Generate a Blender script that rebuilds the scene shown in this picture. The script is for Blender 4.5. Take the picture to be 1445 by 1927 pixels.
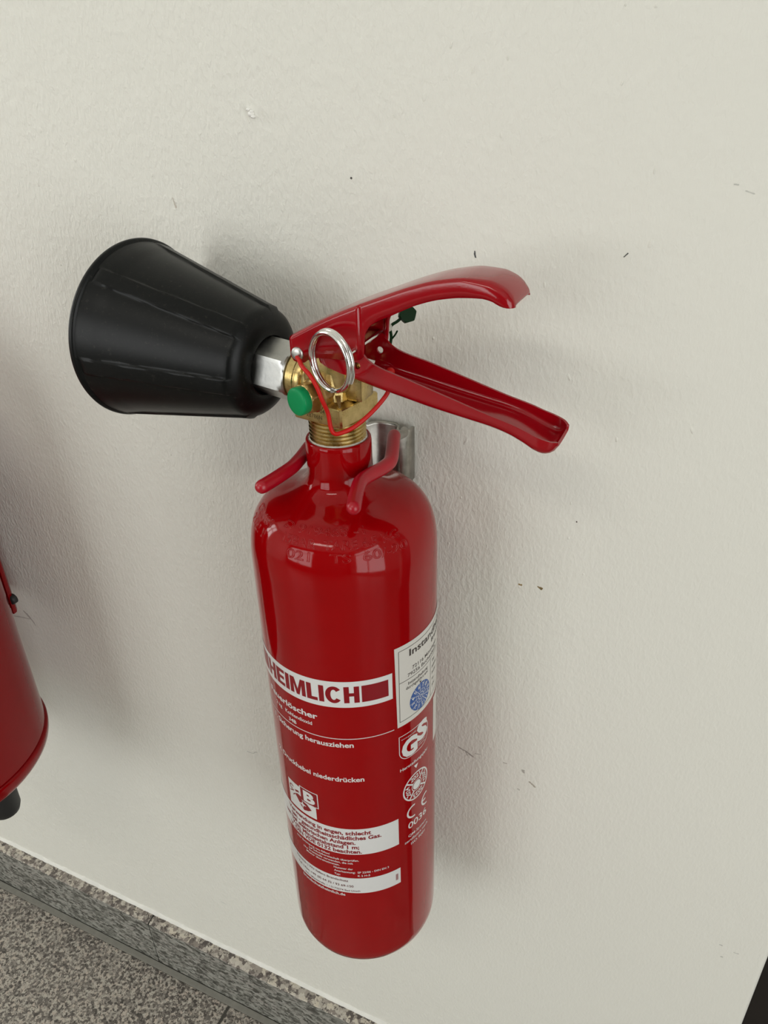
import bpy, bmesh, math, random
import numpy as np
from mathutils import Vector, Matrix

random.seed(7)
for o in list(bpy.data.objects):
    bpy.data.objects.remove(o)
scene = bpy.context.scene
COL = scene.collection
PI = math.pi
MM = 0.001

# ------------------------------------------------------------------ camera
CAM_Z = 1.06
R3 = ((0.9079054171, 0.1867818675, -0.3752602930),
      (0.4183581027, -0.4596348888, 0.7833978982),
      (-0.0261582006, -0.8682443798, -0.4954467131))      # columns: right, down, forward
cam_d = bpy.data.cameras.new('camera')
cam = bpy.data.objects.new('camera', cam_d)
COL.objects.link(cam)
M = Matrix.Identity(4)
for i in range(3):
    M[i][0] = R3[i][0]
    M[i][1] = -R3[i][1]
    M[i][2] = -R3[i][2]
M[0][3], M[1][3], M[2][3] = 0.19760873, -0.42622212, CAM_Z
cam.matrix_world = M
cam_d.sensor_fit = 'VERTICAL'
cam_d.sensor_height = 36.0
cam_d.lens = 1430.0 / 1927.0 * 36.0
cam_d.clip_start = 0.01
scene.camera = cam

# ------------------------------------------------------------------ world, daylight, exposure
world = bpy.data.worlds.new('world')
scene.world = world
world.use_nodes = True
world.node_tree.nodes['Background'].inputs[0].default_value = (0.80, 0.90, 1.0, 1)
world.node_tree.nodes['Background'].inputs[1].default_value = 1.0

ROOM_X0, ROOM_X1, ROOM_Y0, ROOM_Z1 = -3.0, 2.2, -3.4, 2.7
WIN_F = (-2.75, -0.55, 0.45, 2.40)     # window in the wall opposite: x0, x1, z0, z1
WIN_L = (-1.00, -0.32, 0.50, 2.50)     # window in the left wall: y0, y1, z0, z1
WIN_R = (-2.70, -0.70, 0.10, 2.30)     # glazed door in the right wall


def area_light(name, loc, rot, sx, sy, power, col):
    d = bpy.data.lights.new(name, 'AREA')
    d.shape = 'RECTANGLE'
    d.size, d.size_y = sx, sy
    d.energy = power
    d.color = col
    o = bpy.data.objects.new(name, d)
    COL.objects.link(o)
    o.location = loc
    o.rotation_euler = rot
    return o


DAY = (1.0, 0.99, 0.955)
area_light('window_daylight_front', ((WIN_F[0] + WIN_F[1]) / 2, ROOM_Y0 - 0.06, (WIN_F[2] + WIN_F[3]) / 2),
           (PI / 2, 0, 0), WIN_F[1] - WIN_F[0], WIN_F[3] - WIN_F[2], 47.0, DAY)
area_light('window_daylight_left', (ROOM_X0 - 0.06, (WIN_L[0] + WIN_L[1]) / 2, (WIN_L[2] + WIN_L[3]) / 2),
           (PI / 2, 0, -PI / 2), WIN_L[1] - WIN_L[0], WIN_L[3] - WIN_L[2], 30.0, DAY)
area_light('door_daylight_right', (ROOM_X1 + 0.06, (WIN_R[0] + WIN_R[1]) / 2, (WIN_R[2] + WIN_R[3]) / 2),
           (PI / 2, 0, PI / 2), WIN_R[1] - WIN_R[0], WIN_R[3] - WIN_R[2], 44.0, DAY)
area_light('ceiling_fill_light', (-0.2, -1.9, ROOM_Z1 - 0.07), (0, 0, 0), 1.1, 0.28, 10.0, (1.0, 0.96, 0.88))  # unseen lamp added for soft fill from above

vs = scene.view_settings
vs.view_transform = 'Standard'
vs.look = 'None'
vs.gamma = 1.0
vs.use_curve_mapping = False
vs.exposure = -0.06
scene.cycles.use_denoising = True
scene.cycles.diffuse_bounces = 3
scene.cycles.max_bounces = 6
scene.cycles.adaptive_threshold = 0.02


# ------------------------------------------------------------------ materials
def new_mat(name):
    m = bpy.data.materials.new(name)
    m.use_nodes = True
    nt = m.node_tree
    return m, nt, nt.nodes['Principled BSDF']


def simple(name, col, rough=0.5, metal=0.0, coat=0.0, spec=0.5, coat_rough=0.05):
    m, nt, b = new_mat(name)
    b.inputs['Base Color'].default_value = (*col, 1)
    b.inputs['Roughness'].default_value = rough
    b.inputs['Metallic'].default_value = metal
    b.inputs['Coat Weight'].default_value = coat
    b.inputs['Coat Roughness'].default_value = coat_rough
    b.inputs['Specular IOR Level'].default_value = spec
    return m


def N(nt, t, **kw):
    n = nt.nodes.new(t)
    for k, v in kw.items():
        if k.startswith('i_'):
            n.inputs[int(k[2:])].default_value = v
        else:
            setattr(n, k, v)
    return n


def noise(nt, vec, scale, detail=4, rough=0.6, dist=0.0):
    n = nt.nodes.new('ShaderNodeTexNoise')
    n.inputs['Scale'].default_value = scale
    n.inputs['Detail'].default_value = detail
    n.inputs['Roughness'].default_value = rough
    n.inputs['Distortion'].default_value = dist
    nt.links.new(vec, n.inputs['Vector'])
    return n.outputs['Fac']


def mapping(nt, vec, scale):
    n = nt.nodes.new('ShaderNodeMapping')
    n.inputs['Scale'].default_value = scale
    nt.links.new(vec, n.inputs['Vector'])
    return n.outputs[0]


def ramp(nt, fac, stops, interp='LINEAR'):
    n = nt.nodes.new('ShaderNodeValToRGB')
    n.color_ramp.interpolation = interp
    el = n.color_ramp.elements
    while len(el) < len(stops):
        el.new(0.5)
    for e, (p, c) in zip(el, stops):
        e.position = p
        e.color = (*c, 1) if len(c) == 3 else c
    nt.links.new(fac, n.inputs[0])
    return n.outputs[0]


def mixc(nt, fac, a, b, mode='MIX'):
    n = nt.nodes.new('ShaderNodeMix')
    n.data_type = 'RGBA'
    n.blend_type = mode
    for sock, v in ((n.inputs[0], fac), (n.inputs[6], a), (n.inputs[7], b)):
        if hasattr(v, 'links'):
            nt.links.new(v, sock)
        elif isinstance(v, (int, float)):
            sock.default_value = v
        else:
            sock.default_value = (*v, 1)
    return n.outputs[2]


def math_n(nt, op, a, b=None, clamp=False):
    n = nt.nodes.new('ShaderNodeMath')
    n.operation = op
    n.use_clamp = clamp
    for sock, v in ((n.inputs[0], a), (n.inputs[1], b)):
        if v is None:
            continue
        if hasattr(v, 'links'):
            nt.links.new(v, sock)
        else:
            sock.default_value = v
    return n.outputs[0]


def bump(nt, bsdf, height, strength, dist):
    n = nt.nodes.new('ShaderNodeBump')
    n.inputs['Strength'].default_value = strength
    n.inputs['Distance'].default_value = dist
    nt.links.new(height, n.inputs['Height'])
    nt.links.new(n.outputs[0], bsdf.inputs['Normal'])
    return n


def objco(nt):
    return nt.nodes.new('ShaderNodeTexCoord').outputs['Object']


def mat_paint(name, col, rough, grain=0.02):
    m, nt, b = new_mat(name)
    v = objco(nt)
    f = noise(nt, v, 60, 3)
    c = mixc(nt, f, tuple(x * 0.92 for x in col), tuple(min(1, x * 1.08) for x in col))
    nt.links.new(c, b.inputs['Base Color'])
    b.inputs['Roughness'].default_value = rough
    h = noise(nt, v, 900, 2)
    bump(nt, b, h, grain, 0.0003)
    return m, nt, b


RED, _nt, _b = mat_paint('red_gloss_paint', (0.275, 0.0003, 0.0015), 0.07, 0.03)
_b.inputs['Specular IOR Level'].default_value = 0.28
REDH, _nt, _b = mat_paint('red_lever_paint', (0.285, 0.0008, 0.005), 0.12, 0.06)
_b.inputs['Specular IOR Level'].default_value = 0.5
REDP, _nt, _b = mat_paint('red_dipped_plastic', (0.36, 0.002, 0.012), 0.3, 0.12)
REDS = simple('red_strap_plastic', (0.50, 0.006, 0.004), 0.42, 0, 0, 0.3)
REDL, _nt, _b = mat_paint('red_old_paint', (0.22, 0.0006, 0.002), 0.12, 0.05)
_b.inputs['Specular IOR Level'].default_value = 0.22
WHITE = simple('white_print', (0.66, 0.66, 0.64), 0.3)
STICKER = simple('sticker_paper', (0.62, 0.60, 0.55), 0.42)
REDINK = simple('red_print', (0.22, 0.001, 0.006), 0.3)
DARKINK = simple('dark_print', (0.035, 0.022, 0.02), 0.45)
BLUEINK = simple('blue_print', (0.022, 0.085, 0.30), 0.4)
BROWNRED = simple('maroon_print', (0.11, 0.012, 0.014), 0.4)
GREEN = simple('green_cap_plastic', (0.0, 0.24, 0.075), 0.4, 0, 0, 0.25)
DGREEN = simple('dark_green_seal_plastic', (0.0015, 0.026, 0.004), 0.5, 0, 0, 0.2)
CHROME = simple('chrome_wire', (0.78, 0.77, 0.74), 0.14, 1.0)
STEEL = simple('rivet_steel', (0.55, 0.54, 0.51), 0.36, 1.0)
TEFLON = simple('thread_seal', (0.55, 0.53, 0.46), 0.7)
FRAMEW = simple('window_frame_white', (0.75, 0.75, 0.73), 0.5)
BLACKRUB = simple('black_rubber', (0.012, 0.012, 0.012), 0.55)


def mat_metal(name, c1, c2, rough, scale):
    m, nt, b = new_mat(name)
    v = objco(nt)
    f = noise(nt, v, scale, 5, 0.65)
    nt.links.new(ramp(nt, f, [(0.3, c1), (0.7, c2)]), b.inputs['Base Color'])
    b.inputs['Metallic'].default_value = 1.0
    r = math_n(nt, 'ADD', math_n(nt, 'MULTIPLY', f, 0.3), rough - 0.15)
    nt.links.new(r, b.inputs['Roughness'])
    h = noise(nt, v, scale * 6, 2)
    bump(nt, b, h, 0.08, 0.0004)
    return m


BRASS = mat_metal('brass', (0.43, 0.31, 0.115), (0.66, 0.51, 0.23), 0.29, 160)
BRASSD = mat_metal('brass_fitting', (0.42, 0.27, 0.10), (0.66, 0.47, 0.20), 0.3, 120)
ZINC = mat_metal('zinc_plated', (0.40, 0.40, 0.385), (0.55, 0.55, 0.52), 0.36, 110)
GALV = mat_metal('dusty_galvanised', (0.34, 0.33, 0.29), (0.55, 0.54, 0.49), 0.36, 130)


def mat_horn():
    m, nt, b = new_mat('black_horn_plastic')
    v = objco(nt)
    f = noise(nt, v, 420, 3, 0.7)
    g = noise(nt, v, 40, 3, 0.6)
    d = math_n(nt, 'MULTIPLY', ramp(nt, f, [(0.60, (0, 0, 0)), (0.78, (1, 1, 1))]), g)
    nt.links.new(mixc(nt, d, (0.0030, 0.0036, 0.0034), (0.045, 0.042, 0.034)), b.inputs['Base Color'])
    b.inputs['Roughness'].default_value = 0.36
    b.inputs['Specular IOR Level'].default_value = 0.2
    bump(nt, b, noise(nt, v, 1500, 2), 0.1, 0.0003)
    return m


HORN = mat_horn()


def mat_granite(name, dark, mid, light, warm, scale, bumpy=0.05, stretch=(1, 1, 1), rough=0.35):
    m, nt, b = new_mat(name)
    v = mapping(nt, objco(nt), stretch)
    vo = nt.nodes.new('ShaderNodeTexVoronoi')
    vo.inputs['Scale'].default_value = scale
    dv = nt.nodes.new('ShaderNodeVectorMath')
    dv.operation = 'ADD'
    nn = nt.nodes.new('ShaderNodeTexNoise')
    nn.inputs['Scale'].default_value = scale * 1.3
    nt.links.new(v, nn.inputs['Vector'])
    sc = nt.nodes.new('ShaderNodeVectorMath')
    sc.operation = 'SCALE'
    sc.inputs['Scale'].default_value = 1.6 / scale
    nt.links.new(nn.outputs['Color'], sc.inputs[0])
    nt.links.new(v, dv.inputs[0])
    nt.links.new(sc.outputs[0], dv.inputs[1])
    nt.links.new(dv.outputs[0], vo.inputs['Vector'])
    sep = nt.nodes.new('ShaderNodeSeparateColor')
    nt.links.new(vo.outputs['Color'], sep.inputs[0])
    c1 = ramp(nt, sep.outputs[0], [(0.0, dark), (0.16, tuple(0.5 * (a + c) for a, c in zip(dark, mid))), (0.34, mid), (0.72, light), (1.0, warm)])
    f2 = noise(nt, v, scale * 0.8, 6, 0.75)
    c2 = mixc(nt, ramp(nt, f2, [(0.40, (1, 1, 1)), (0.49, (0, 0, 0))]), c1, dark)
    f3 = noise(nt, v, 5, 2)
    c3 = mixc(nt, math_n(nt, 'MULTIPLY', f3, 0.35), c2, mid)
    nt.links.new(c3, b.inputs['Base Color'])
    b.inputs['Roughness'].default_value = rough
    bump(nt, b, f2, bumpy, 0.001)
    return m


GRANITE = mat_granite('floor_granite', (0.018, 0.015, 0.012), (0.17, 0.15, 0.13), (0.47, 0.44, 0.375), (0.48, 0.41, 0.34), 330)
GRANBB = mat_granite('baseboard_granite', (0.03, 0.03, 0.024), (0.19, 0.19, 0.165), (0.35, 0.35, 0.31), (0.30, 0.28, 0.25), 260, 0.04, (0.55, 1, 1), 0.4)
GRANTOP = mat_granite('baseboard_raw_edge', (0.045, 0.036, 0.032), (0.24, 0.21, 0.18), (0.50, 0.47, 0.40), (0.55, 0.50, 0.40), 190, 0.6, (1, 1, 1), 0.8)


def mat_plain_noise(name, c1, c2, scale, rough, bs=0.2):
    m, nt, b = new_mat(name)
    v = objco(nt)
    f = noise(nt, v, scale, 4)
    nt.links.new(mixc(nt, f, c1, c2), b.inputs['Base Color'])
    b.inputs['Roughness'].default_value = rough
    bump(nt, b, f, bs, 0.0008)
    return m


GROUT = mat_plain_noise('grey_grout', (0.16, 0.155, 0.13), (0.24, 0.235, 0.20), 90, 0.8)
DARKGROUT = mat_plain_noise('dark_joint', (0.045, 0.042, 0.034), (0.075, 0.07, 0.058), 90, 0.85)
CAULK = mat_plain_noise('white_caulk', (0.66, 0.66, 0.61), (0.78, 0.77, 0.71), 120, 0.6, 0.3)
DARKWOOD = mat_plain_noise('dark_stained_wood', (0.007, 0.005, 0.004), (0.015, 0.010, 0.008), 30, 0.45)
CEIL = mat_plain_noise('ceiling_paint', (0.74, 0.73, 0.70), (0.77, 0.76, 0.73), 20, 0.9)
ROOMP = mat_plain_noise('room_paint', (0.66, 0.65, 0.61), (0.70, 0.69, 0.65), 20, 0.9)
ROOMD = mat_plain_noise('darkened_front_wall', (0.10, 0.085, 0.07), (0.14, 0.12, 0.10), 12, 0.6)  # unseen front wall made dark so the bottle reflects darkness

# stains and scuffs in the paint: polylines of (x, z, half-width), colour
W0 = (0.74, 0.737, 0.67)


def tone(c, k):
    return tuple(a * (1 - k) + b * k for a, b in zip(W0, c))


STAINS = [
    ([(0.0944, 0.7549, 0.0008), (0.0972, 0.7549, 0.0009)], (0.30, 0.21, 0.09)),
    ([(0.1076, 0.7566, 0.0006), (0.1106, 0.7556, 0.0010), (0.1098, 0.7546, 0.0006)], (0.26, 0.19, 0.09)),
    ([(-0.0216, 1.0106, 0.0006), (-0.0206, 1.0099, 0.0007)], (0.07, 0.06, 0.05)),
    ([(0.0552, 0.9740, 0.0004), (0.0556, 0.9712, 0.0005), (0.0562, 0.9702, 0.0004)], (0.08, 0.08, 0.08)),
    ([(0.1372, 0.9752, 0.0003), (0.1393, 0.9776, 0.0004)], (0.10, 0.10, 0.09)),
    ([(0.1284, 0.8125, 0.0005), (0.1292, 0.8122, 0.0006)], (0.07, 0.04, 0.03)),
    ([(0.0545, 0.5818, 0.0004), (0.0575, 0.5800, 0.0007), (0.0612, 0.5792, 0.0006), (0.0660, 0.5762, 0.0009), (0.0682, 0.5752, 0.0005)], tone((0.16, 0.12, 0.10), 0.55)),
    ([(0.0612, 0.5792, 0.0004), (0.0622, 0.5762, 0.0006), (0.0634, 0.5748, 0.0003)], tone((0.16, 0.12, 0.10), 0.45)),
    ([(0.0690, 0.5800, 0.0004), (0.0720, 0.5802, 0.0005), (0.0738, 0.5806, 0.0003)], tone((0.2, 0.16, 0.13), 0.4)),
    ([(0.0928, 0.5800, 0.0004), (0.0962, 0.5797, 0.0006)], tone((0.2, 0.15, 0.12), 0.5)),
    ([(0.1092, 0.5790, 0.0012), (0.1096, 0.5768, 0.0013), (0.1108, 0.5756, 0.0005)], tone((0.2, 0.18, 0.14), 0.55)),
    ([(0.1148, 0.5680, 0.0009), (0.1176, 0.5660, 0.0010), (0.1206, 0.5636, 0.0009)], tone((0.25, 0.20, 0.12), 0.6)),
    ([(0.1060, 0.5558, 0.0009), (0.1082, 0.5544, 0.0011)], tone((0.25, 0.22, 0.18), 0.4)),
    ([(-0.1655, 0.4822, 0.0008), (-0.1620, 0.4816, 0.0005), (-0.1580, 0.4822, 0.0005), (-0.1555, 0.4850, 0.0008), (-0.1530, 0.4858, 0.0006)], tone((0.3, 0.29, 0.26), 0.45)),
    ([(-0.4372, 0.5770, 0.0008), (-0.4320, 0.5722, 0.0016), (-0.4272, 0.5660, 0.0010), (-0.4240, 0.5600, 0.0005)], tone((0.14, 0.09, 0.08), 0.5)),
    ([(-0.4560, 0.5640, 0.0006), (-0.4440, 0.5660, 0.0010), (-0.4300, 0.5672, 0.0005)], tone((0.2, 0.15, 0.13), 0.4)),
    ([(0.1838, 1.0118, 0.0003), (0.1862, 1.0114, 0.0004)], tone((0.2, 0.2, 0.18), 0.45)),
    ([(0.1894, 1.0090, 0.0003), (0.1940, 1.0076, 0.0003)], tone((0.2, 0.2, 0.18), 0.35)),
    ([(-0.1530, 0.9960, 0.0003), (-0.1522, 0.9930, 0.0005), (-0.1512, 0.9895, 0.0007)], tone((0.25, 0.15, 0.08), 0.45)),
    ([(0.2769, 0.4560, 0.0005), (0.2795, 0.4560, 0.0006)], tone((0.2, 0.2, 0.18), 0.5)),
    ([(0.2802, 0.4418, 0.0005), (0.2822, 0.4424, 0.0006)], tone((0.2, 0.2, 0.18), 0.5)),
    ([(0.2880, 0.4528, 0.0005), (0.2920, 0.4532, 0.0006)], tone((0.25, 0.25, 0.22), 0.4)),
    ([(-0.2440, 0.1900, 0.0010), (-0.2360, 0.1892, 0.0008)], tone((0.3, 0.3, 0.3), 0.25)),
    ([(-0.1060, 0.2050, 0.0009), (-0.0960, 0.2040, 0.0012)], tone((0.3, 0.3, 0.3), 0.25)),
]


def mat_wall():
    m, nt, b = new_mat('wall_paint')
    co = objco(nt)
    big = noise(nt, co, 2.2, 3)
    col = mixc(nt, big, (0.735, 0.727, 0.652), (0.760, 0.752, 0.682))
    nt.links.new(col, b.inputs['Base Color'])
    b.inputs['Roughness'].default_value = 0.62
    b.inputs['Specular IOR Level'].default_value = 0.3
    v1 = mapping(nt, co, (1.15, 1.0, 0.55))
    h1 = noise(nt, v1, 330, 3, 0.55, 0.3)
    h2 = noise(nt, mapping(nt, co, (1.0, 1.0, 0.7)), 85, 2, 0.5, 0.5)
    h = math_n(nt, 'ADD', math_n(nt, 'MULTIPLY', ramp(nt, h1, [(0.40, (0, 0, 0)), (0.72, (1, 1, 1))]), 0.55), h2)
    sx = nt.nodes.new('ShaderNodeSeparateXYZ')
    nt.links.new(co, sx.inputs[0])
    amp = nt.nodes.new('ShaderNodeMapRange')          # bump raised on the left, imitating the relief grazing light brings out
    amp.inputs['From Min'].default_value = -0.10
    amp.inputs['From Max'].default_value = 0.20
    amp.inputs['To Min'].default_value = 1.9
    amp.inputs['To Max'].default_value = 0.5
    nt.links.new(sx.outputs[0], amp.inputs['Value'])
    bump(nt, b, math_n(nt, 'MULTIPLY', h, amp.outputs[0]), 0.40, 0.0012)
    return m


WALL = mat_wall()


# ------------------------------------------------------------------ mesh helpers
def link(name, me, mat, parent=None, smooth=True, ang=35):
    o = bpy.data.objects.new(name, me)
    COL.objects.link(o)
    if mat is not None:
        me.materials.append(mat)
    if smooth:
        for p in me.polygons:
            p.use_smooth = True
        me.set_sharp_from_angle(angle=math.radians(ang))
    if parent is not None:
        o.parent = parent
    return o


def from_bm(name, bm, mat, parent=None, smooth=True, ang=35):
    bmesh.ops.recalc_face_normals(bm, faces=bm.faces[:])
    me = bpy.data.meshes.new(name)
    bm.to_mesh(me)
    bm.free()
    return link(name, me, mat, parent, smooth, ang)


def add_box(bm, x0, x1, y0, y1, z0, z1, bev=0.0, seg=2, mtx=None):
    r = bmesh.ops.create_cube(bm, size=1.0)
    vs_ = r['verts']
    for v in vs_:
        v.co = Vector(((x0 + x1) / 2 + v.co.x * (x1 - x0), (y0 + y1) / 2 + v.co.y * (y1 - y0), (z0 + z1) / 2 + v.co.z * (z1 - z0)))
    if bev > 0:
        es = {e for v in vs_ for e in v.link_edges}
        rr = bmesh.ops.bevel(bm, geom=list(es), offset=bev, segments=seg, affect='EDGES', profile=0.5)
        vs_ = list({v for f in rr['faces'] for v in f.verts} | {v for v in vs_ if v.is_valid})
    if mtx is not None:
        bmesh.ops.transform(bm, matrix=mtx, verts=list({v for v in vs_ if v.is_valid}))
    return vs_


def lathe(bm, prof, seg=64, mtx=Matrix.Identity(4), rad_fn=None, closed=False):
    """prof: list of (r, h); rotation about local z; r = 0 at an end makes a pole."""
    rings = []
    for (r, h) in prof:
        if r < 1e-7:
            rings.append([bm.verts.new(mtx @ Vector((0, 0, h)))])
        else:
            ring = []
            for k in range(seg):
                a = 2 * PI * k / seg
                rr = r + (rad_fn(a, h, r) if rad_fn else 0.0)
                ring.append(bm.verts.new(mtx @ Vector((rr * math.cos(a), rr * math.sin(a), h))))
            rings.append(ring)
    pairs = list(zip(rings[:-1], rings[1:]))
    if closed:
        pairs.append((rings[-1], rings[0]))
    for A, B in pairs:
        if len(A) == 1 and len(B) == 1:
            continue
        for k in range(seg):
            k2 = (k + 1) % seg
            if len(A) == 1:
                bm.faces.new((A[0], B[k], B[k2]))
            elif len(B) == 1:
                bm.faces.new((A[k], B[0], A[k2]))
            else:
                bm.faces.new((A[k], A[k2], B[k2], B[k]))
    return rings


def crom(P, n=8, closed=False):
    P = [Vector(p) for p in P]
    out = []
    m = len(P)
    rng = range(m) if closed else range(m - 1)
    for i in rng:
        if closed:
            p0, p1, p2, p3 = P[(i - 1) % m], P[i], P[(i + 1) % m], P[(i + 2) % m]
        else:
            p0 = P[max(i - 1, 0)]
            p1, p2 = P[i], P[i + 1]
            p3 = P[min(i + 2, m - 1)]
        for k in range(n):
            t = k / n
            out.append(0.5 * ((2 * p1) + (p2 - p0) * t + (2 * p0 - 5 * p1 + 4 * p2 - p3) * t * t + (3 * p1 - p0 - 3 * p2 + p3) * t ** 3))
    if not closed:
        out.append(P[-1])
    return out


def tube(bm, pts, rad, seg=12, closed=False, round_end=True):
    pts = [Vector(p) for p in pts]
    n = len(pts)
    tang = []
    for i in range(n):
        a = pts[(i - 1) % n] if (closed or i > 0) else pts[i]
        b = pts[(i + 1) % n] if (closed or i < n - 1) else pts[i]
        tang.append((b - a).normalized())
    up = Vector((0, 0, 1)) if abs(tang[0].z) < 0.9 else Vector((1, 0, 0))
    nrm = (up - tang[0] * up.dot(tang[0])).normalized()
    frames = []
    for i in range(n):
        nrm = (nrm - tang[i] * nrm.dot(tang[i])).normalized()
        frames.append((nrm.copy(), tang[i].cross(nrm)))
    rf = rad if callable(rad) else (lambda i: rad)
    stations = [(pts[i], rf(i), frames[i]) for i in range(n)]
    if not closed and round_end:
        r0, r1 = rf(0), rf(n - 1)
        head = [(pts[0] - tang[0] * (r0 * math.sin(a)), r0 * math.cos(a), frames[0]) for a in (1.4, 1.0, 0.5)]
        tail = [(pts[-1] + tang[-1] * (r1 * math.sin(a)), r1 * math.cos(a), frames[-1]) for a in (0.5, 1.0, 1.4)]
        stations = head + stations + tail
    rings = []
    for p, r, (e1, e2) in stations:
        rings.append([bm.verts.new(p + r * (math.cos(2 * PI * k / seg) * e1 + math.sin(2 * PI * k / seg) * e2)) for k in range(seg)])
    prs = list(zip(rings[:-1], rings[1:]))
    if closed:
        prs.append((rings[-1], rings[0]))
    for A, B in prs:
        for k in range(seg):
            bm.faces.new((A[k], A[(k + 1) % seg], B[(k + 1) % seg], B[k]))
    if not closed:
        bm.faces.new(rings[0])
        bm.faces.new(rings[-1])


def axis_mtx(origin, u):
    u = Vector(u).normalized()
    v = Vector((0, 0, 1)).cross(u)
    v = v.normalized() if v.length > 1e-4 else Vector((1, 0, 0))
    w = u.cross(v)
    m = Matrix.Identity(4)
    for i in range(3):
        m[i][0], m[i][1], m[i][2], m[i][3] = v[i], w[i], u[i], origin[i]
    return m


def empty(name, loc, label=None, cat=None, group=None):
    o = bpy.data.objects.new(name, None)
    COL.objects.link(o)
    o.location = loc
    o.empty_display_size = 0.05
    if label:
        o['label'] = label
        o['category'] = cat
    if group:
        o['group'] = group
    return o


def struct(o, label=None, cat=None):
    o['kind'] = 'structure'
    if label:
        o['label'] = label
    if cat:
        o['category'] = cat
    return o


def pchip(xs, ys, x):
    xs, ys = np.array(xs, float), np.array(ys, float)
    h = np.diff(xs)
    d = np.diff(ys) / h
    m = np.zeros(len(xs))
    m[0], m[-1] = d[0], d[-1]
    for i in range(1, len(xs) - 1):
        if d[i - 1] * d[i] > 0:
            w1, w2 = 2 * h[i] + h[i - 1], h[i] + 2 * h[i - 1]
            m[i] = (w1 + w2) / (w1 / d[i - 1] + w2 / d[i])
    i = np.clip(np.searchsorted(xs, x) - 1, 0, len(h) - 1)
    t = (x - xs[i]) / h[i]
    return float((1 + 2 * t) * (1 - t) ** 2 * ys[i] + t * (1 - t) ** 2 * h[i] * m[i] + t * t * (3 - 2 * t) * ys[i + 1] + t * t * (t - 1) * h[i] * m[i + 1])


# ------------------------------------------------------------------ the setting
WALL_END = 0.3115          # outer corner of the wall, beside the dark door


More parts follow.
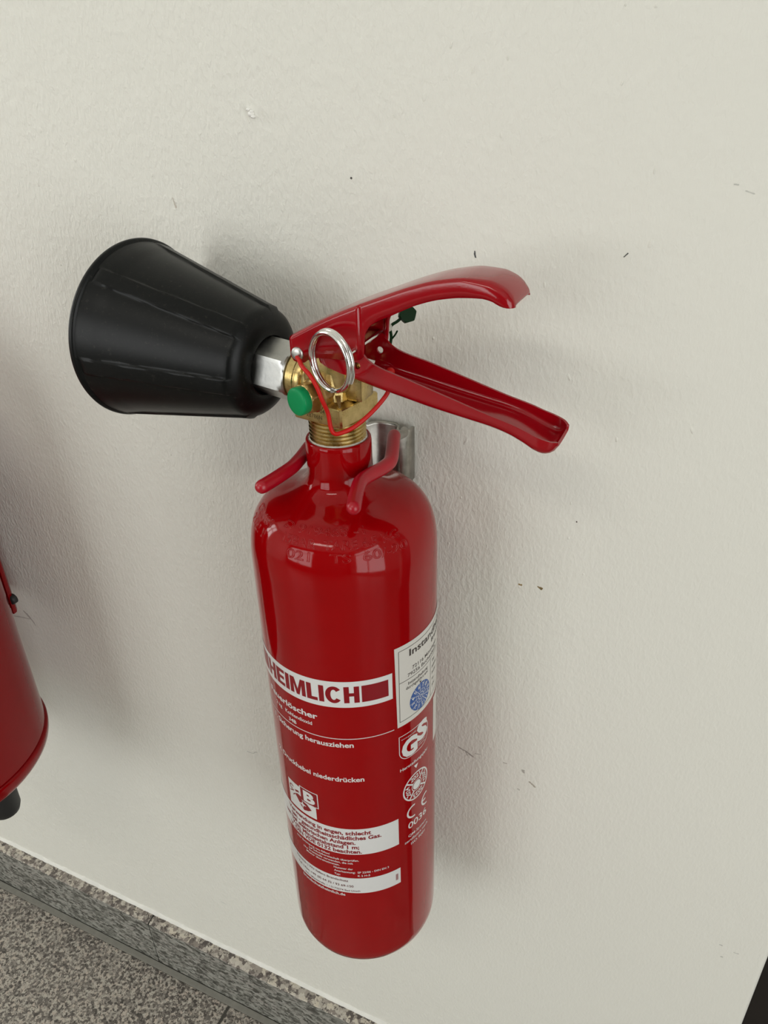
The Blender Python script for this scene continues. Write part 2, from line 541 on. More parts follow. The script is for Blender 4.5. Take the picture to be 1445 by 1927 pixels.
def build_room():
    # the wall of the photograph, with a rounded outer corner at the door recess
    bm = bmesh.new()
    T = 0.12
    rr = 0.004
    outline = [(ROOM_X0, 0.0)]
    for k in range(7):
        a = PI / 2 * k / 6
        outline.append((WALL_END - rr + rr * math.sin(a), rr - rr * math.cos(a)))
    outline += [(WALL_END, T), (ROOM_X0, T)]

    def prism(poly, z0, z1):
        lo = [bm.verts.new((x, y, z0)) for x, y in poly]
        hi = [bm.verts.new((x, y, z1)) for x, y in poly]
        n = len(poly)
        for k in range(n):
            bm.faces.new((lo[k], lo[(k + 1) % n], hi[(k + 1) % n], hi[k]))
        bm.faces.new(lo)
        bm.faces.new(hi)
    prism(outline, 0.0, ROOM_Z1)
    prism([(WALL_END, 0.0), (1.25, 0.0), (1.25, T), (WALL_END, T)], 2.06, ROOM_Z1)
    prism([(1.25, 0.0), (ROOM_X1, 0.0), (ROOM_X1, T), (1.25, T)], 0.0, ROOM_Z1)
    wall = from_bm('wall_back', bm, WALL, None, True, 30)
    struct(wall, 'off-white roller-painted plaster wall behind the extinguishers', 'wall')
    # paint lump
    bm = bmesh.new()
    for (x, z, a, b_) in ((-0.0853, 1.0440, 0.0022, 0.0020), (-0.0868, 1.0462, 0.0016, 0.0012), (-0.0840, 1.0424, 0.0014, 0.0011), (-0.0846, 1.0452, 0.0013, 0.0014)):
        m_ = Matrix.Translation((x, 0, z)) @ Matrix.Diagonal((a * 0.9, 0.0026, b_ * 0.9, 1))
        bmesh.ops.create_icosphere(bm, subdivisions=2, radius=1.0, matrix=m_)
    from_bm('paint_lump', bm, simple('white_filler', (0.86, 0.85, 0.80), 0.6), wall)
    rs = random.Random(21)
    for q, (poly, c) in enumerate(STAINS):
        up_, dn_ = [], []
        pts = [Vector((x, z, w)) for x, z, w in poly]
        fine = crom(pts, 6)
        for k, p in enumerate(fine):
            a_, b_ = fine[max(k - 1, 0)], fine[min(k + 1, len(fine) - 1)]
            t_ = Vector((b_.x - a_.x, b_.y - a_.y)).normalized()
            end = 0.35 if k in (0, len(fine) - 1) else 1.0
            up_.append((p.x - t_.y * p.z * end * rs.uniform(0.5, 1.3), p.y + t_.x * p.z * end * rs.uniform(0.5, 1.3)))
            dn_.append((p.x + t_.y * p.z * end * rs.uniform(0.5, 1.3), p.y - t_.x * p.z * end * rs.uniform(0.5, 1.3)))
        b2 = bmesh.new()
        U = [b2.verts.new((x, -0.00012, z)) for x, z in up_]
        D = [b2.verts.new((x, -0.00012, z)) for x, z in dn_]
        for k in range(len(U) - 1):
            b2.faces.new((U[k], U[k + 1], D[k + 1], D[k]))
        from_bm('stain', b2, simple('stain_tone', c, 0.7), wall, False)
    bm = bmesh.new()
    rnd = random.Random(3)
    for _ in range(70):
        x, z = rnd.uniform(-0.32, 0.2), rnd.uniform(0.74, 1.09)
        s = rnd.uniform(0.0006, 0.0016)
        m_ = Matrix.Translation((x, 0.0002, z)) @ Matrix.Rotation(rnd.uniform(-0.5, 0.5), 4, 'Y') @ Matrix.Diagonal((s * rnd.uniform(0.5, 1.0), 0.0007, s * rnd.uniform(1.0, 2.8), 1))
        bmesh.ops.create_icosphere(bm, subdivisions=1, radius=1.0, matrix=m_)
    pr = from_bm('plaster_grains', bm, WALL, wall)
    pr['kind'] = 'stuff'

    # other walls and ceiling
    def wall_box(name, x0, x1, y0, y1, z0, z1, mat):
        b = bmesh.new()
        add_box(b, x0, x1, y0, y1, z0, z1)
        return struct(from_bm(name, b, mat, None, False))
    def frame_box(nm, box, axis, at, mull):
        """window frame bars in a wall opening; axis 'x' or 'y' is the horizontal run"""
        b = bmesh.new()
        a0, a1, z0, z1 = box
        bars = [(a0, a0 + 0.05, z0, z1), (a1 - 0.05, a1, z0, z1), ((a0 + a1) / 2 - 0.03, (a0 + a1) / 2 + 0.03, z0, z1), (a0, a1, z0, z0 + 0.05), (a0, a1, z1 - 0.05, z1), (a0, a1, mull - 0.025, mull + 0.025)]
        for (p, q, c, d_) in bars:
            if axis == 'x':
                add_box(b, p, q, at - 0.03, at + 0.03, c, d_, 0.004, 1)
            else:
                add_box(b, at - 0.03, at + 0.03, p, q, c, d_, 0.004, 1)
        return struct(from_bm(nm, b, FRAMEW, None, True))

    bm = bmesh.new()
    x0, x1 = ROOM_X0 - 0.12, ROOM_X0
    for (p, q, c, d_) in ((ROOM_Y0, WIN_L[0], 0, ROOM_Z1), (WIN_L[1], 0.12, 0, ROOM_Z1), (WIN_L[0], WIN_L[1], 0, WIN_L[2]), (WIN_L[0], WIN_L[1], WIN_L[3], ROOM_Z1)):
        add_box(bm, x0, x1, p, q, c, d_)
    struct(from_bm('wall_left', bm, ROOMP, None, False))
    bm = bmesh.new()
    x0, x1 = ROOM_X1, ROOM_X1 + 0.12
    for (p, q, c, d_) in ((ROOM_Y0, WIN_R[0], 0, ROOM_Z1), (WIN_R[1], 0.12, 0, ROOM_Z1), (WIN_R[0], WIN_R[1], 0, WIN_R[2]), (WIN_R[0], WIN_R[1], WIN_R[3], ROOM_Z1)):
        add_box(bm, x0, x1, p, q, c, d_)
    struct(from_bm('wall_right', bm, ROOMP, None, False))
    wall_box('ceiling', ROOM_X0, ROOM_X1, ROOM_Y0, 0.12, ROOM_Z1, ROOM_Z1 + 0.1, CEIL)
    bm = bmesh.new()
    y0, y1 = ROOM_Y0 - 0.12, ROOM_Y0
    for (p, q, c, d_) in ((ROOM_X0, WIN_F[0], 0, ROOM_Z1), (WIN_F[1], ROOM_X1, 0, ROOM_Z1), (WIN_F[0], WIN_F[1], 0, WIN_F[2]), (WIN_F[0], WIN_F[1], WIN_F[3], ROOM_Z1)):
        add_box(bm, p, q, y0, y1, c, d_)
    struct(from_bm('wall_front', bm, ROOMD, None, False))
    frame_box('window_1', WIN_F, 'x', ROOM_Y0 - 0.02, 1.9)
    frame_box('window_2', WIN_L, 'y', ROOM_X0 - 0.02, 1.9)
    frame_box('window_3', WIN_R, 'y', ROOM_X1 + 0.02, 1.9)
    # housing of the added, unseen ceiling fill lamp
    bm = bmesh.new()
    add_box(bm, -0.2 - 0.6, -0.2 + 0.6, -1.9 - 0.17, -1.9 + 0.17, ROOM_Z1 - 0.06, ROOM_Z1 - 0.001, 0.01, 2)
    o = from_bm('ceiling_fill_housing', bm, FRAMEW)
    o['label'] = 'flat white rectangular housing of an added fill lamp under the ceiling'
    o['category'] = 'lamp'
    # dark door in the recess
    bm = bmesh.new()
    add_box(bm, WALL_END + 0.0002, 1.2498, 0.055, 0.10, 0.004, 2.059, 0.002, 1)
    d = struct(from_bm('door_1', bm, DARKWOOD, None, True), 'dark brown door beside the white wall corner', 'door')
    for (a, b_, c, e) in ((0.40, 1.16, 0.15, 0.95), (0.40, 1.16, 1.08, 1.95)):
        bm = bmesh.new()
        add_box(bm, a, b_, 0.049, 0.060, c, e, 0.005, 2)
        from_bm('door_panel', bm, DARKWOOD, d)
    bm = bmesh.new()
    tube(bm, crom([(1.17, 0.055, 1.03), (1.17, 0.0, 1.03), (1.15, -0.01, 1.03), (1.05, -0.01, 1.03)], 5), 0.009)
    from_bm('door_handle', bm, STEEL, d)

    # floor: grout bed and granite tiles
    bm = bmesh.new()
    add_box(bm, ROOM_X0, ROOM_X1, ROOM_Y0, 0.12, -0.05, -0.0012)
    fl = struct(from_bm('floor', bm, DARKGROUT, None, False), 'speckled grey granite tile floor', 'floor')
    TS, J = 0.61, 0.004
    xj, yj = -0.2437, -0.0245
    me_full = None
    ix = [k for k in range(-6, 6)]
    for i in ix:
        for j in range(6):
            x0, x1 = xj + i * TS + J / 2, xj + (i + 1) * TS - J / 2
            y1, y0 = yj - j * TS, yj - (j + 1) * TS + J
            cx0, cx1 = max(x0, ROOM_X0 + 0.02), min(x1, ROOM_X1 - 0.02)
            cy0 = max(y0, ROOM_Y0 + 0.02)
            if cx1 - cx0 < 0.02 or y1 - cy0 < 0.02:
                continue
            whole = (cx0 == x0 and cx1 == x1 and cy0 == y0)
            if whole and me_full is not None:
                o = bpy.data.objects.new('floor_tile', me_full)
                COL.objects.link(o)
                o.parent = fl
            else:
                bm = bmesh.new()
                w, h = cx1 - cx0, y1 - cy0
                add_box(bm, -w / 2, w / 2, -h / 2, h / 2, -0.012, 0.0, 0.0008, 1)
                o = from_bm('floor_tile', bm, GRANITE, fl, False)
                if whole:
                    me_full = o.data
            o.location = ((cx0 + cx1) / 2, (cy0 + y1) / 2, 0.0)

    # baseboard stones
    bm = bmesh.new()
    add_box(bm, ROOM_X0 + 0.002, WALL_END - 0.004, -0.0125, -0.0002, -0.001, 0.083)
    bb = struct(from_bm('baseboard_back', bm, DARKGROUT, None, False), 'grey granite baseboard stones along the white wall', 'baseboard')
    edges = [WALL_END - 0.003, -0.3669, -0.9769, -1.5869, -2.1969, -2.8069, ROOM_X0 + 0.002]
    for a, b_ in zip(edges[1:], edges[:-1]):
        bm = bmesh.new()
        rnd = random.Random(int(abs(a) * 1000))
        n = max(2, int((b_ - a) / 0.006))
        rows = []
        for k in range(n + 1):
            x = a + 0.0009 + (b_ - a - 0.0018) * k / n
            w1 = rnd.uniform(-0.0007, 0.0007)
            w2 = rnd.uniform(-0.0007, 0.0007)
            rows.append([bm.verts.new(p) for p in ((x, -0.0004, 0.0), (x, -0.0156, 0.0), (x, -0.0156, 0.0862 + w1), (x, -0.0147 + w2 * 0.6, 0.0876 + w1 * 0.6), (x, -0.0090, 0.0884 + w2 * 0.7), (x, -0.0004, 0.0888))])
        for A, B in zip(rows[:-1], rows[1:]):
            for q in range(6):
                bm.faces.new((A[q], A[(q + 1) % 6], B[(q + 1) % 6], B[q]))
        bm.faces.new(rows[0])
        bm.faces.new(rows[-1])
        o = from_bm('baseboard_stone', bm, GRANBB, bb, False)
        o.data.materials.append(GRANTOP)
        for p in o.data.polygons:
            if p.normal.z > 0.3:
                p.material_index = 1
    # grout strip between baseboard and floor tiles
    bm = bmesh.new()
    add_box(bm, ROOM_X0 + 0.002, WALL_END - 0.004, -0.0246, -0.0165, -0.0012, 0.0004, 0.0003, 1)
    struct(from_bm('trim_2', bm, GROUT, None, True), 'grey grout strip at the foot of the granite baseboard', 'grout')
    # caulk bead between stones and wall
    bm = bmesh.new()
    n = 420
    rows = []
    rnd = random.Random(11)
    for k in range(n + 1):
        x = -1.4 + (WALL_END - 0.004 + 1.4) * k / n
        e = 0.0052 + 0.0014 * math.sin(x * 37) * math.sin(x * 91 + 1) + rnd.uniform(-0.0009, 0.0009)
        rows.append([bm.verts.new(p) for p in ((x, 0.0005, 0.0882), (x, -0.0028 - rnd.uniform(0, 0.0006), 0.0887), (x, -0.0022, 0.0887 + e * 0.45), (x, -0.0006, 0.0887 + e), (x, 0.0005, 0.0887 + e))])
    for A, B in zip(rows[:-1], rows[1:]):
        for q in range(4):
            bm.faces.new((A[q], A[q + 1], B[q + 1], B[q]))
    struct(from_bm('trim_1', bm, CAULK, None, True, 60), 'white caulk bead on top of the granite baseboard', 'caulk')


build_room()

# ------------------------------------------------------------------ the carbon dioxide extinguisher
AX, AY = 0.0, -0.072                      # bottle axis
BR = 58.0                                  # bottle radius in mm
EXT = empty('fire_extinguisher', (AX, AY, CAM_Z - 0.613),
            'red extinguisher with black discharge horn and printed white lettering, hung on the wall', 'fire extinguisher')


def L(s, n, z):
    """local mm (along the lever, towards the room, height relative to the lens) -> coordinates under EXT"""
    return Vector((s * MM, -n * MM, z * MM + 0.613))


BOTTLE_PROF = [(0, -609.0), (30, -609.5), (44, -612.0), (49, -613.0), (53, -611.6), (56, -607.5), (57.6, -602), (58, -596),
               (58, -560), (58, -500), (58, -440), (58, -380), (58, -320), (58, -255), (57.85, -248), (57.5, -243), (56.8, -238), (55.6, -232.7), (53.7, -227.6), (51.0, -223.4),
               (47.7, -219.8), (44, -217.2), (39, -214.9), (34, -213.0), (29, -211.0), (25.0, -208.8), (22, -206), (20.2, -202.8), (19.4, -199), (19.25, -194),
               (19.25, -182), (19.1, -180), (18.6, -179.0), (17.9, -178.8), (17.2, -179.2), (17.0, -181), (17.0, -195), (0, -195)]
bm = bmesh.new()
lathe(bm, [(r * MM, z * MM + 0.613) for r, z in BOTTLE_PROF], 256)
CYL = from_bm('cylinder', bm, RED, EXT, True, 50)


# ---- printing on the bottle: (arc in degrees, height in mm) -> surface
def wrap_verts(bm, off):
    for v in bm.verts:
        a = math.radians(v.co.x)
        r = (BR + off) * MM
        v.co = Vector((r * math.cos(a), r * math.sin(a), v.co.y * MM + 0.613))


def slice_x(bm, step=2.0):
    xs = [v.co.x for v in bm.verts]
    if not xs:
        return
    x = math.ceil(min(xs) / step) * step
    while x < max(xs):
        bmesh.ops.bisect_plane(bm, geom=bm.verts[:] + bm.edges[:] + bm.faces[:], plane_co=(x, 0, 0), plane_no=(1, 0, 0))
        x += step


DEG = 1.0 / (math.radians(1.0) * BR)       # degrees per mm of arc


def text_bm(body, bold=0.0, outline=False):
    cu = bpy.data.curves.new('print_text', 'FONT')
    cu.body = body
    cu.size = 1.0
    cu.resolution_u = 3
    cu.offset = bold
    if outline:
        cu.fill_mode = 'NONE'
        cu.bevel_depth = 0.035
        cu.bevel_resolution = 1
    ob = bpy.data.objects.new('print_text', cu)
    COL.objects.link(ob)
    dg = bpy.context.evaluated_depsgraph_get()
    me = bpy.data.meshes.new_from_object(ob.evaluated_get(dg))
    b = bmesh.new()
    b.from_mesh(me)
    bpy.data.objects.remove(ob)
    bpy.data.curves.remove(cu)
    bpy.data.meshes.remove(me)
    return b


CAPH = None


def cap_height():
    global CAPH
    if CAPH is None:
        b = text_bm('H')
        CAPH = max(v.co.y for v in b.verts) - min(v.co.y for v in b.verts)
        b.free()
    return CAPH


def text_in(target, body, base, cap, left=None, right=None, bold=0.02, center=None, rot=0.0, at=None, squeeze=1.0):
    """Append a line of text (degrees, mm) to a bmesh; width follows from left+right or natural aspect."""
    b = text_bm(body, bold)
    ys = cap / cap_height()
    xs = [v.co.x for v in b.verts]
    if not xs:
        b.free()
        return
    x0, x1 = min(xs), max(xs)
    w = (x1 - x0) * ys * DEG * squeeze
    if left is not None and right is not None:
        w = right - left
    elif left is None and right is not None:
        left = right - w
    elif center is not None:
        left = center - w / 2
    elif left is None:
        left = 0
    sx = w / (x1 - x0)
    for v in b.verts:
        v.co = Vector(((v.co.x - x0) * sx + left, v.co.y * ys + base, 0))
    if at is not None:                     # rotate about and move to (deg, mm), text centred
        cx = left + w / 2
        cy = base + cap / 2
        ca, sa = math.cos(rot), math.sin(rot)
        for v in b.verts:
            dx, dy = (v.co.x - cx) / DEG, v.co.y - cy
            v.co = Vector((at[0] + (dx * ca - dy * sa) * DEG, at[1] + dx * sa + dy * ca, 0))
    me = bpy.data.meshes.new('t')
    b.to_mesh(me)
    b.free()
    target.from_mesh(me)
    bpy.data.meshes.remove(me)


def poly_in(bm, pts):
    f = bm.faces.new([bm.verts.new((x, y, 0)) for x, y in pts])
    bmesh.ops.triangulate(bm, faces=[f])


def rect_in(bm, x0, x1, y0, y1):
    n = max(1, int(abs(x1 - x0) / 2))
    lo = [bm.verts.new((x0 + (x1 - x0) * k / n, y0, 0)) for k in range(n + 1)]
    hi = [bm.verts.new((x0 + (x1 - x0) * k / n, y1, 0)) for k in range(n + 1)]
    for k in range(n):
        bm.faces.new((lo[k], lo[k + 1], hi[k + 1], hi[k]))


def ring_in(bm, cx, cy, r0, r1, a0=0.0, a1=2 * PI, n=48):
    lo = [bm.verts.new((cx + r0 * math.cos(a0 + (a1 - a0) * k / n) * DEG, cy + r0 * math.sin(a0 + (a1 - a0) * k / n), 0)) for k in range(n + 1)]
    hi = [bm.verts.new((cx + r1 * math.cos(a0 + (a1 - a0) * k / n) * DEG, cy + r1 * math.sin(a0 + (a1 - a0) * k / n), 0)) for k in range(n + 1)]
    for k in range(n):
        bm.faces.new((lo[k], lo[k + 1], hi[k + 1], hi[k]))


def disc_in(bm, cx, cy, r, n=48):
    c = bm.verts.new((cx, cy, 0))
    vs_ = [bm.verts.new((cx + r * math.cos(2 * PI * k / n) * DEG, cy + r * math.sin(2 * PI * k / n), 0)) for k in range(n)]
    for k in range(n):
        bm.faces.new((c, vs_[k], vs_[(k + 1) % n]))


def line_in(bm, x0, y0, x1, y1, w):
    """line of width w mm between (deg, mm) points"""
    dx, dy = (x1 - x0) / DEG, y1 - y0
    ln = math.hypot(dx, dy)
    nx, ny = -dy / ln * w / 2, dx / ln * w / 2
    n = max(1, int(abs(x1 - x0) / 2))
    A = [bm.verts.new((x0 + (x1 - x0) * k / n + nx * DEG, y0 + dy * k / n + ny, 0)) for k in range(n + 1)]
    B = [bm.verts.new((x0 + (x1 - x0) * k / n - nx * DEG, y0 + dy * k / n - ny, 0)) for k in range(n + 1)]
    for k in range(n):
        bm.faces.new((A[k], B[k], B[k + 1], A[k + 1]))


def decal(name, bm, mat, off, parent=None, label=None, step=1.5):
    slice_x(bm, step)
    wrap_verts(bm, off)
    for f in bm.faces:
        c = f.calc_center_median()
        f.normal_update()
        if f.normal.dot(Vector((c.x, c.y, 0))) < 0:
            f.normal_flip()
    me = bpy.data.meshes.new(name)
    bm.to_mesh(me)
    bm.free()
    o = link(name, me, mat, parent if parent else CYL, True, 60)
    if label:
        o['label'] = label
    return o


O1, O2, O3 = 0.10, 0.18, 0.26

# name band
b = bmesh.new()
rect_in(b, -147.5, -36.5, -335.6, -314.8)
decal('name_band', b, WHITE, O1, None, 'white printed band with the red company name')
b = bmesh.new()
rect_in(b, -56.2, -39.3, -331.8, -318.6)
rect_in(b, -145.0, -128.0, -331.8, -318.6)


def block_word(b, word, x0, x1, base, cap):
    """heavy grotesque capitals cut from polygons, fitted between x0 and x1 (degrees)"""
    st = 0.262 * cap
    wd = {'H': 0.76, 'E': 0.645, 'I': 0.262, 'M': 0.93, 'L': 0.58, 'C': 0.84}
    gap = 0.075
    tot = sum(wd[c] for c in word) + gap * (len(word) - 1)
    k = (x1 - x0) / tot
    x = x0
    for c in word:
        w = wd[c] * k
        s_ = 0.262 * k
        hb = 0.20 * cap

        def R_(a, e, c0, c1):
            rect_in(b, x + a, x + e, base + c0, base + c1)
        if c == 'H':
            R_(0, s_, 0, cap)
            R_(w - s_, w, 0, cap)
            R_(s_, w - s_, cap * 0.41, cap * 0.61)
        elif c == 'E':
            R_(0, s_, 0, cap)
            R_(s_, w, 0, hb)
            R_(s_, w, cap - hb, cap)
            R_(s_, w * 0.93, cap * 0.41, cap * 0.60)
        elif c == 'I':
            R_(0, s_, 0, cap)
        elif c == 'L':
            R_(0, s_, 0, cap)
            R_(s_, w, 0, hb)
        elif c == 'M':
            t_ = s_ * 0.86
            R_(0, t_, 0, cap)
            R_(w - t_, w, 0, cap)
            poly_in(b, [(x + t_, base + cap), (x + t_, base + cap * 0.62), (x + w / 2 - t_ * 0.38, base), (x + w / 2, base), (x + w / 2, base + cap * 0.34), (x + t_ * 1.22, base + cap)])
            poly_in(b, [(x + w - t_, base + cap), (x + w - t_ * 1.22, base + cap), (x + w / 2, base + cap * 0.34), (x + w / 2, base), (x + w / 2 + t_ * 0.38, base), (x + w - t_, base + cap * 0.62)])
        elif c == 'C':
            n = 30
            a0, a1 = math.radians(38), math.radians(322)
            cx, cy = x + w / 2, base + cap / 2
            o_, i_ = [], []
            for q in range(n + 1):
                a = a0 + (a1 - a0) * q / n
                o_.append(b.verts.new((cx + w / 2 * math.cos(a), cy + cap * 0.515 * math.sin(a), 0)))
                i_.append(b.verts.new((cx + (w / 2 - s_) * math.cos(a) * 1.0, cy + (cap * 0.515 - hb) * math.sin(a), 0)))
            for q in range(n):
                b.faces.new((o_[q], o_[q + 1], i_[q + 1], i_[q]))
        x += w + gap * k


block_word(b, 'HEIMLICH', -126.6, -57.6, -331.8, 13.1)
decal('name_lettering', b, REDINK, O2, None, 'large red lettering between two red bars')

# white instruction lettering
b = bmesh.new()
text_in(b, 'Feuerlöscher', -348.2, 4.6, -129.0, -84.9, bold=0.025)
text_in(b, '2 kg   Kohlendioxid', -354.6, 2.9, -122.0, -89.2, bold=0.015)
text_in(b, '34B', -360.2, 2.9, -108.6, -101.8, bold=0.02)
rect_in(b, -138.0, -36.1, -362.9, -362.3)
text_in(b, '1. Sicherung herausziehen', -370.0, 4.1, -127.0, -63.0, bold=0.022)
text_in(b, '2. Druckhebel niederdrücken', -401.7, 4.1, -128.0, -57.5, bold=0.022)
decal('instruction_print', b, WHITE, O1, None, 'white instruction lettering on the red bottle')

# class B pictogram
b = bmesh.new()
rect_in(b, -119.0, -93.0, -446.6, -422.0)
rect_in(b, -106.4, -90.6, -434.6, -420.0)
decal('pictogram_ground', b, WHITE, O1, None, 'white fire class pictogram square')
b = bmesh.new()
rect_in(b, -105.6, -91.3, -433.9, -420.7)
poly_in(b, [(-112.0, -432.6), (-109.0, -430.6), (-105.6, -431.2), (-105.6, -434.2), (-100.6, -435.6), (-96.8, -439.6), (-99.6, -441.8), (-103.8, -443.4), (-106.4, -440.6), (-109.4, -435.8)])
ring_in(b, -115.3, -428.2, 1.5, 2.5, 0.4, 5.2, 20)
line_in(b, -117.6, -433.4, -113.0, -430.6, 0.9)
line_in(b, -114.2, -435.6, -112.0, -433.0, 0.8)
poly_in(b, [(-112.0, -428.6), (-108.2, -427.0), (-107.0, -428.4), (-110.8, -430.0)])
decal('pictogram_red', b, REDINK, O2)
b = bmesh.new()
text_in(b, 'B', -432.2, 9.6, -103.0, -93.2, bold=0.045)
poly_in(b, [(-104.6, -434.3), (-104.0, -437.2), (-101.2, -438.2), (-104.0, -439.2), (-104.6, -442.4), (-105.2, -439.2), (-108.0, -438.2), (-105.2, -437.2)])
decal('pictogram_letter', b, WHITE, O3)

# warning panel
b = bmesh.new()
rect_in(b, -150.0, -34.7, -475.8, -448.8)
decal('warning_panel', b, WHITE, O1, None, 'white warning panel with red lettering')
b = bmesh.new()
C5 = 3.7
text_in(b, 'Verwendung in engen, schlecht', -454.9, C5, right=-54.9, bold=0.03, squeeze=1.0)
text_in(b, 'ten - gesundheitsschädliches Gas.', -460.0, C5, right=-47.8, bold=0.03, squeeze=1.0)
text_in(b, 'ten bei elektrischen Anlagen.', -464.9, C5, right=-66.1, bold=0.03, squeeze=1.0)
text_in(b, 'Volt: Mindestabstand 1 m;', -469.7, C5, right=-63.7, bold=0.03, squeeze=1.0)
text_in(b, 'V. DIN VDE 0132 beachten.', -474.5, C5, right=-62.0, bold=0.03, squeeze=1.0)
decal('warning_lettering', b, REDINK, O2)

b = bmesh.new()
C2 = 1.95
text_in(b, 'oder Betätigung neu füllen!', -480.2, C2, right=-85.6, bold=0.015)
text_in(b, 'auf Schutzbereitschaft überprüfen.', -483.4, C2, right=-64.5, bold=0.015)
text_in(b, 'Nur Ersatzteile verwenden, die mit', -486.7, C2, right=-68.9, bold=0.015)
text_in(b, 'Muster übereinstimmen.', -489.9, C2, right=-78.7, bold=0.015)
text_in(b, 'Nummer der', -493.2, C2, -83.2, -69.2, bold=0.015)
text_in(b, 'Anerkennung:', -496.8, C2, -83.2, -67.6, bold=0.015)
text_in(b, 'SP 22/06 - DIN EN 3', -496.8, C2, -66.0, -43.2, bold=0.015)
text_in(b, 'Typ:', -500.6, C2, -83.2, -78.6, bold=0.015)
text_in(b, 'K 2 H-5', -500.6, C2, -66.0, -57.2, bold=0.015)
text_in(b, 'brandschutzheimlich.de', -524.0, 2.9, right=-76.2, bold=0.02, squeeze=0.95)
decal('small_print', b, WHITE, O1, None, 'small white print on the red bottle')

b = bmesh.new()
rect_in(b, -150.0, -34.0, -519.6, -502.5)
decal('address_panel', b, WHITE, O1, None, 'lower white panel with address print')
b = bmesh.new()
text_in(b, 'Heimlich | Wir liefern Brandschutz', -507.0, 2.3, right=-73.2, bold=0.012)
text_in(b, 'Tel. | Fax: +49 (0) 64 32 / 93 69-150', -513.0, 2.3, right=-69.6, bold=0.012)
text_in(b, 'KG / Münzstraße 1 / D-72574 Bad Urach', -518.0, 1.9, right=-65.0, bold=0.008)
decal('address_lettering', b, BROWNRED, O2)
b = bmesh.new()
for k in range(7):
    rect_in(b, -38.0, -36.0, -514.6 + k * 1.0, -514.0 + k * 1.0)
decal('batch_mark', b, REDINK, O2)

# test marks at the right edge
b = bmesh.new()
gx0, gx1, gz0, gz1 = -32.9, -4.2, -395.0, -371.5


def gs_outline(inset):
    x0, x1, z0, z1 = gx0 + inset * DEG, gx1 - inset * DEG, gz0 + inset, gz1 - inset
    r = 9.0 - inset
    pts = [(x0, z1)]
    for k in range(9):
        a = PI / 2 - PI / 2 * k / 8
        pts.append((x1 - r * DEG + r * math.cos(a) * DEG, z1 - r + r * math.sin(a)))
    pts.append((x1, z0 + r * 0.9))
    for k in range(9):
        a = -PI / 2 * k / 8
        pts.append((x1 - r * DEG + r * math.cos(a) * DEG, z0 + r + r * math.sin(a)))
    for k in range(9):
        a = -PI / 2 - PI / 2 * k / 8
        pts.append((x0 + r * DEG + r * math.cos(a) * DEG, z0 + r + r * math.sin(a)))
    return pts


po, pi_ = gs_outline(0.0), gs_outline(0.55)
vo_ = [b.verts.new((x, y, 0)) for x, y in po]
vi_ = [b.verts.new((x, y, 0)) for x, y in pi_]
for k in range(len(vo_)):
    k2 = (k + 1) % len(vo_)
    b.faces.new((vo_[k], vo_[k2], vi_[k2], vi_[k]))
text_in(b, 'G', -392.8, 14.6, -30.8, -16.6, bold=0.05)
text_in(b, 'S', -386.6, 14.2, -17.2, -5.0, bold=0.05)
text_in(b, 'www.geprueft', -375.6, 1.2, -31.0, -18.2, bold=0.0)
text_in(b, 'geprüfte', -389.4, 1.3, -15.6, -7.6, bold=0.0)
text_in(b, 'Sicherheit', -391.6, 1.3, -15.6, -8.4, bold=0.0)
text_in(b, 'Herstellungsjahr', -404.0, 2.6, -32.4, -4.2, bold=0.015)
poly_in(b, [(-20.4, -406.6), (-18.2, -410.2), (-16.0, -406.6)])
# year dial
dcx, dcz = -17.6, -427.0
ring_in(b, dcx, dcz, 11.9, 13.1)
disc_in(b, dcx, dcz, 3.9)
ring_in(b, dcx, dcz, 4.7, 5.2)
for k in range(4):
    a = PI / 4 + k * PI / 2 + 0.15
    line_in(b, dcx + 5.2 * math.cos(a) * DEG, dcz + 5.2 * math.sin(a), dcx + 12.2 * math.cos(a) * DEG, dcz + 12.2 * math.sin(a), 1.3)
for k, yr in enumerate(('2021', '2022', '2023', '2024')):
    a = PI / 2 + 0.15 - k * PI / 2
    text_in(b, yr, 0, 3.6, bold=0.02, left=0, at=(dcx + 8.6 * math.cos(a) * DEG, dcz + 8.6 * math.sin(a)), rot=a - PI / 2)
# CE mark
ring_in(b, -21.2, -450.6, 4.9, 6.4, PI * 0.42, PI * 1.58, 28)
ring_in(b, -6.4, -450.6, 4.9, 6.4, PI * 0.46, PI * 1.54, 28)
rect_in(b, -12.2, -7.4, -451.3, -449.9)
text_in(b, '0036', -466.6, 6.2, -26.4, -6.4, bold=0.01)
text_in(b, 'QM-System', -475.4, 2.5, -26.5, -6.8, bold=0.01)
text_in(b, 'zertifiziert nach', -480.4, 2.5, -29.9, -4.6, bold=0.01)
text_in(b, 'ISO 9001', -485.4, 2.5, -24.0, -8.6, bold=0.01)
decal('test_marks', b, WHITE, O1, None, 'white test marks, year dial and CE mark')

# maintenance sticker
SX0, SX1, SZ0, SZ1 = -34.2, 46.0, -362.4, -296.8


def tilt_sticker(b):
    for v in b.verts:                      # the sticker sits a touch askew
        dx, dz = (v.co.x - SX0) / DEG, v.co.y - SZ1
        a = 0.018
        v.co.x = SX0 - 0.6 + (dx * math.cos(a) - dz * math.sin(a)) * DEG
        v.co.y = SZ1 - 0.3 + dx * math.sin(a) * 0.3 + dz * math.cos(a)


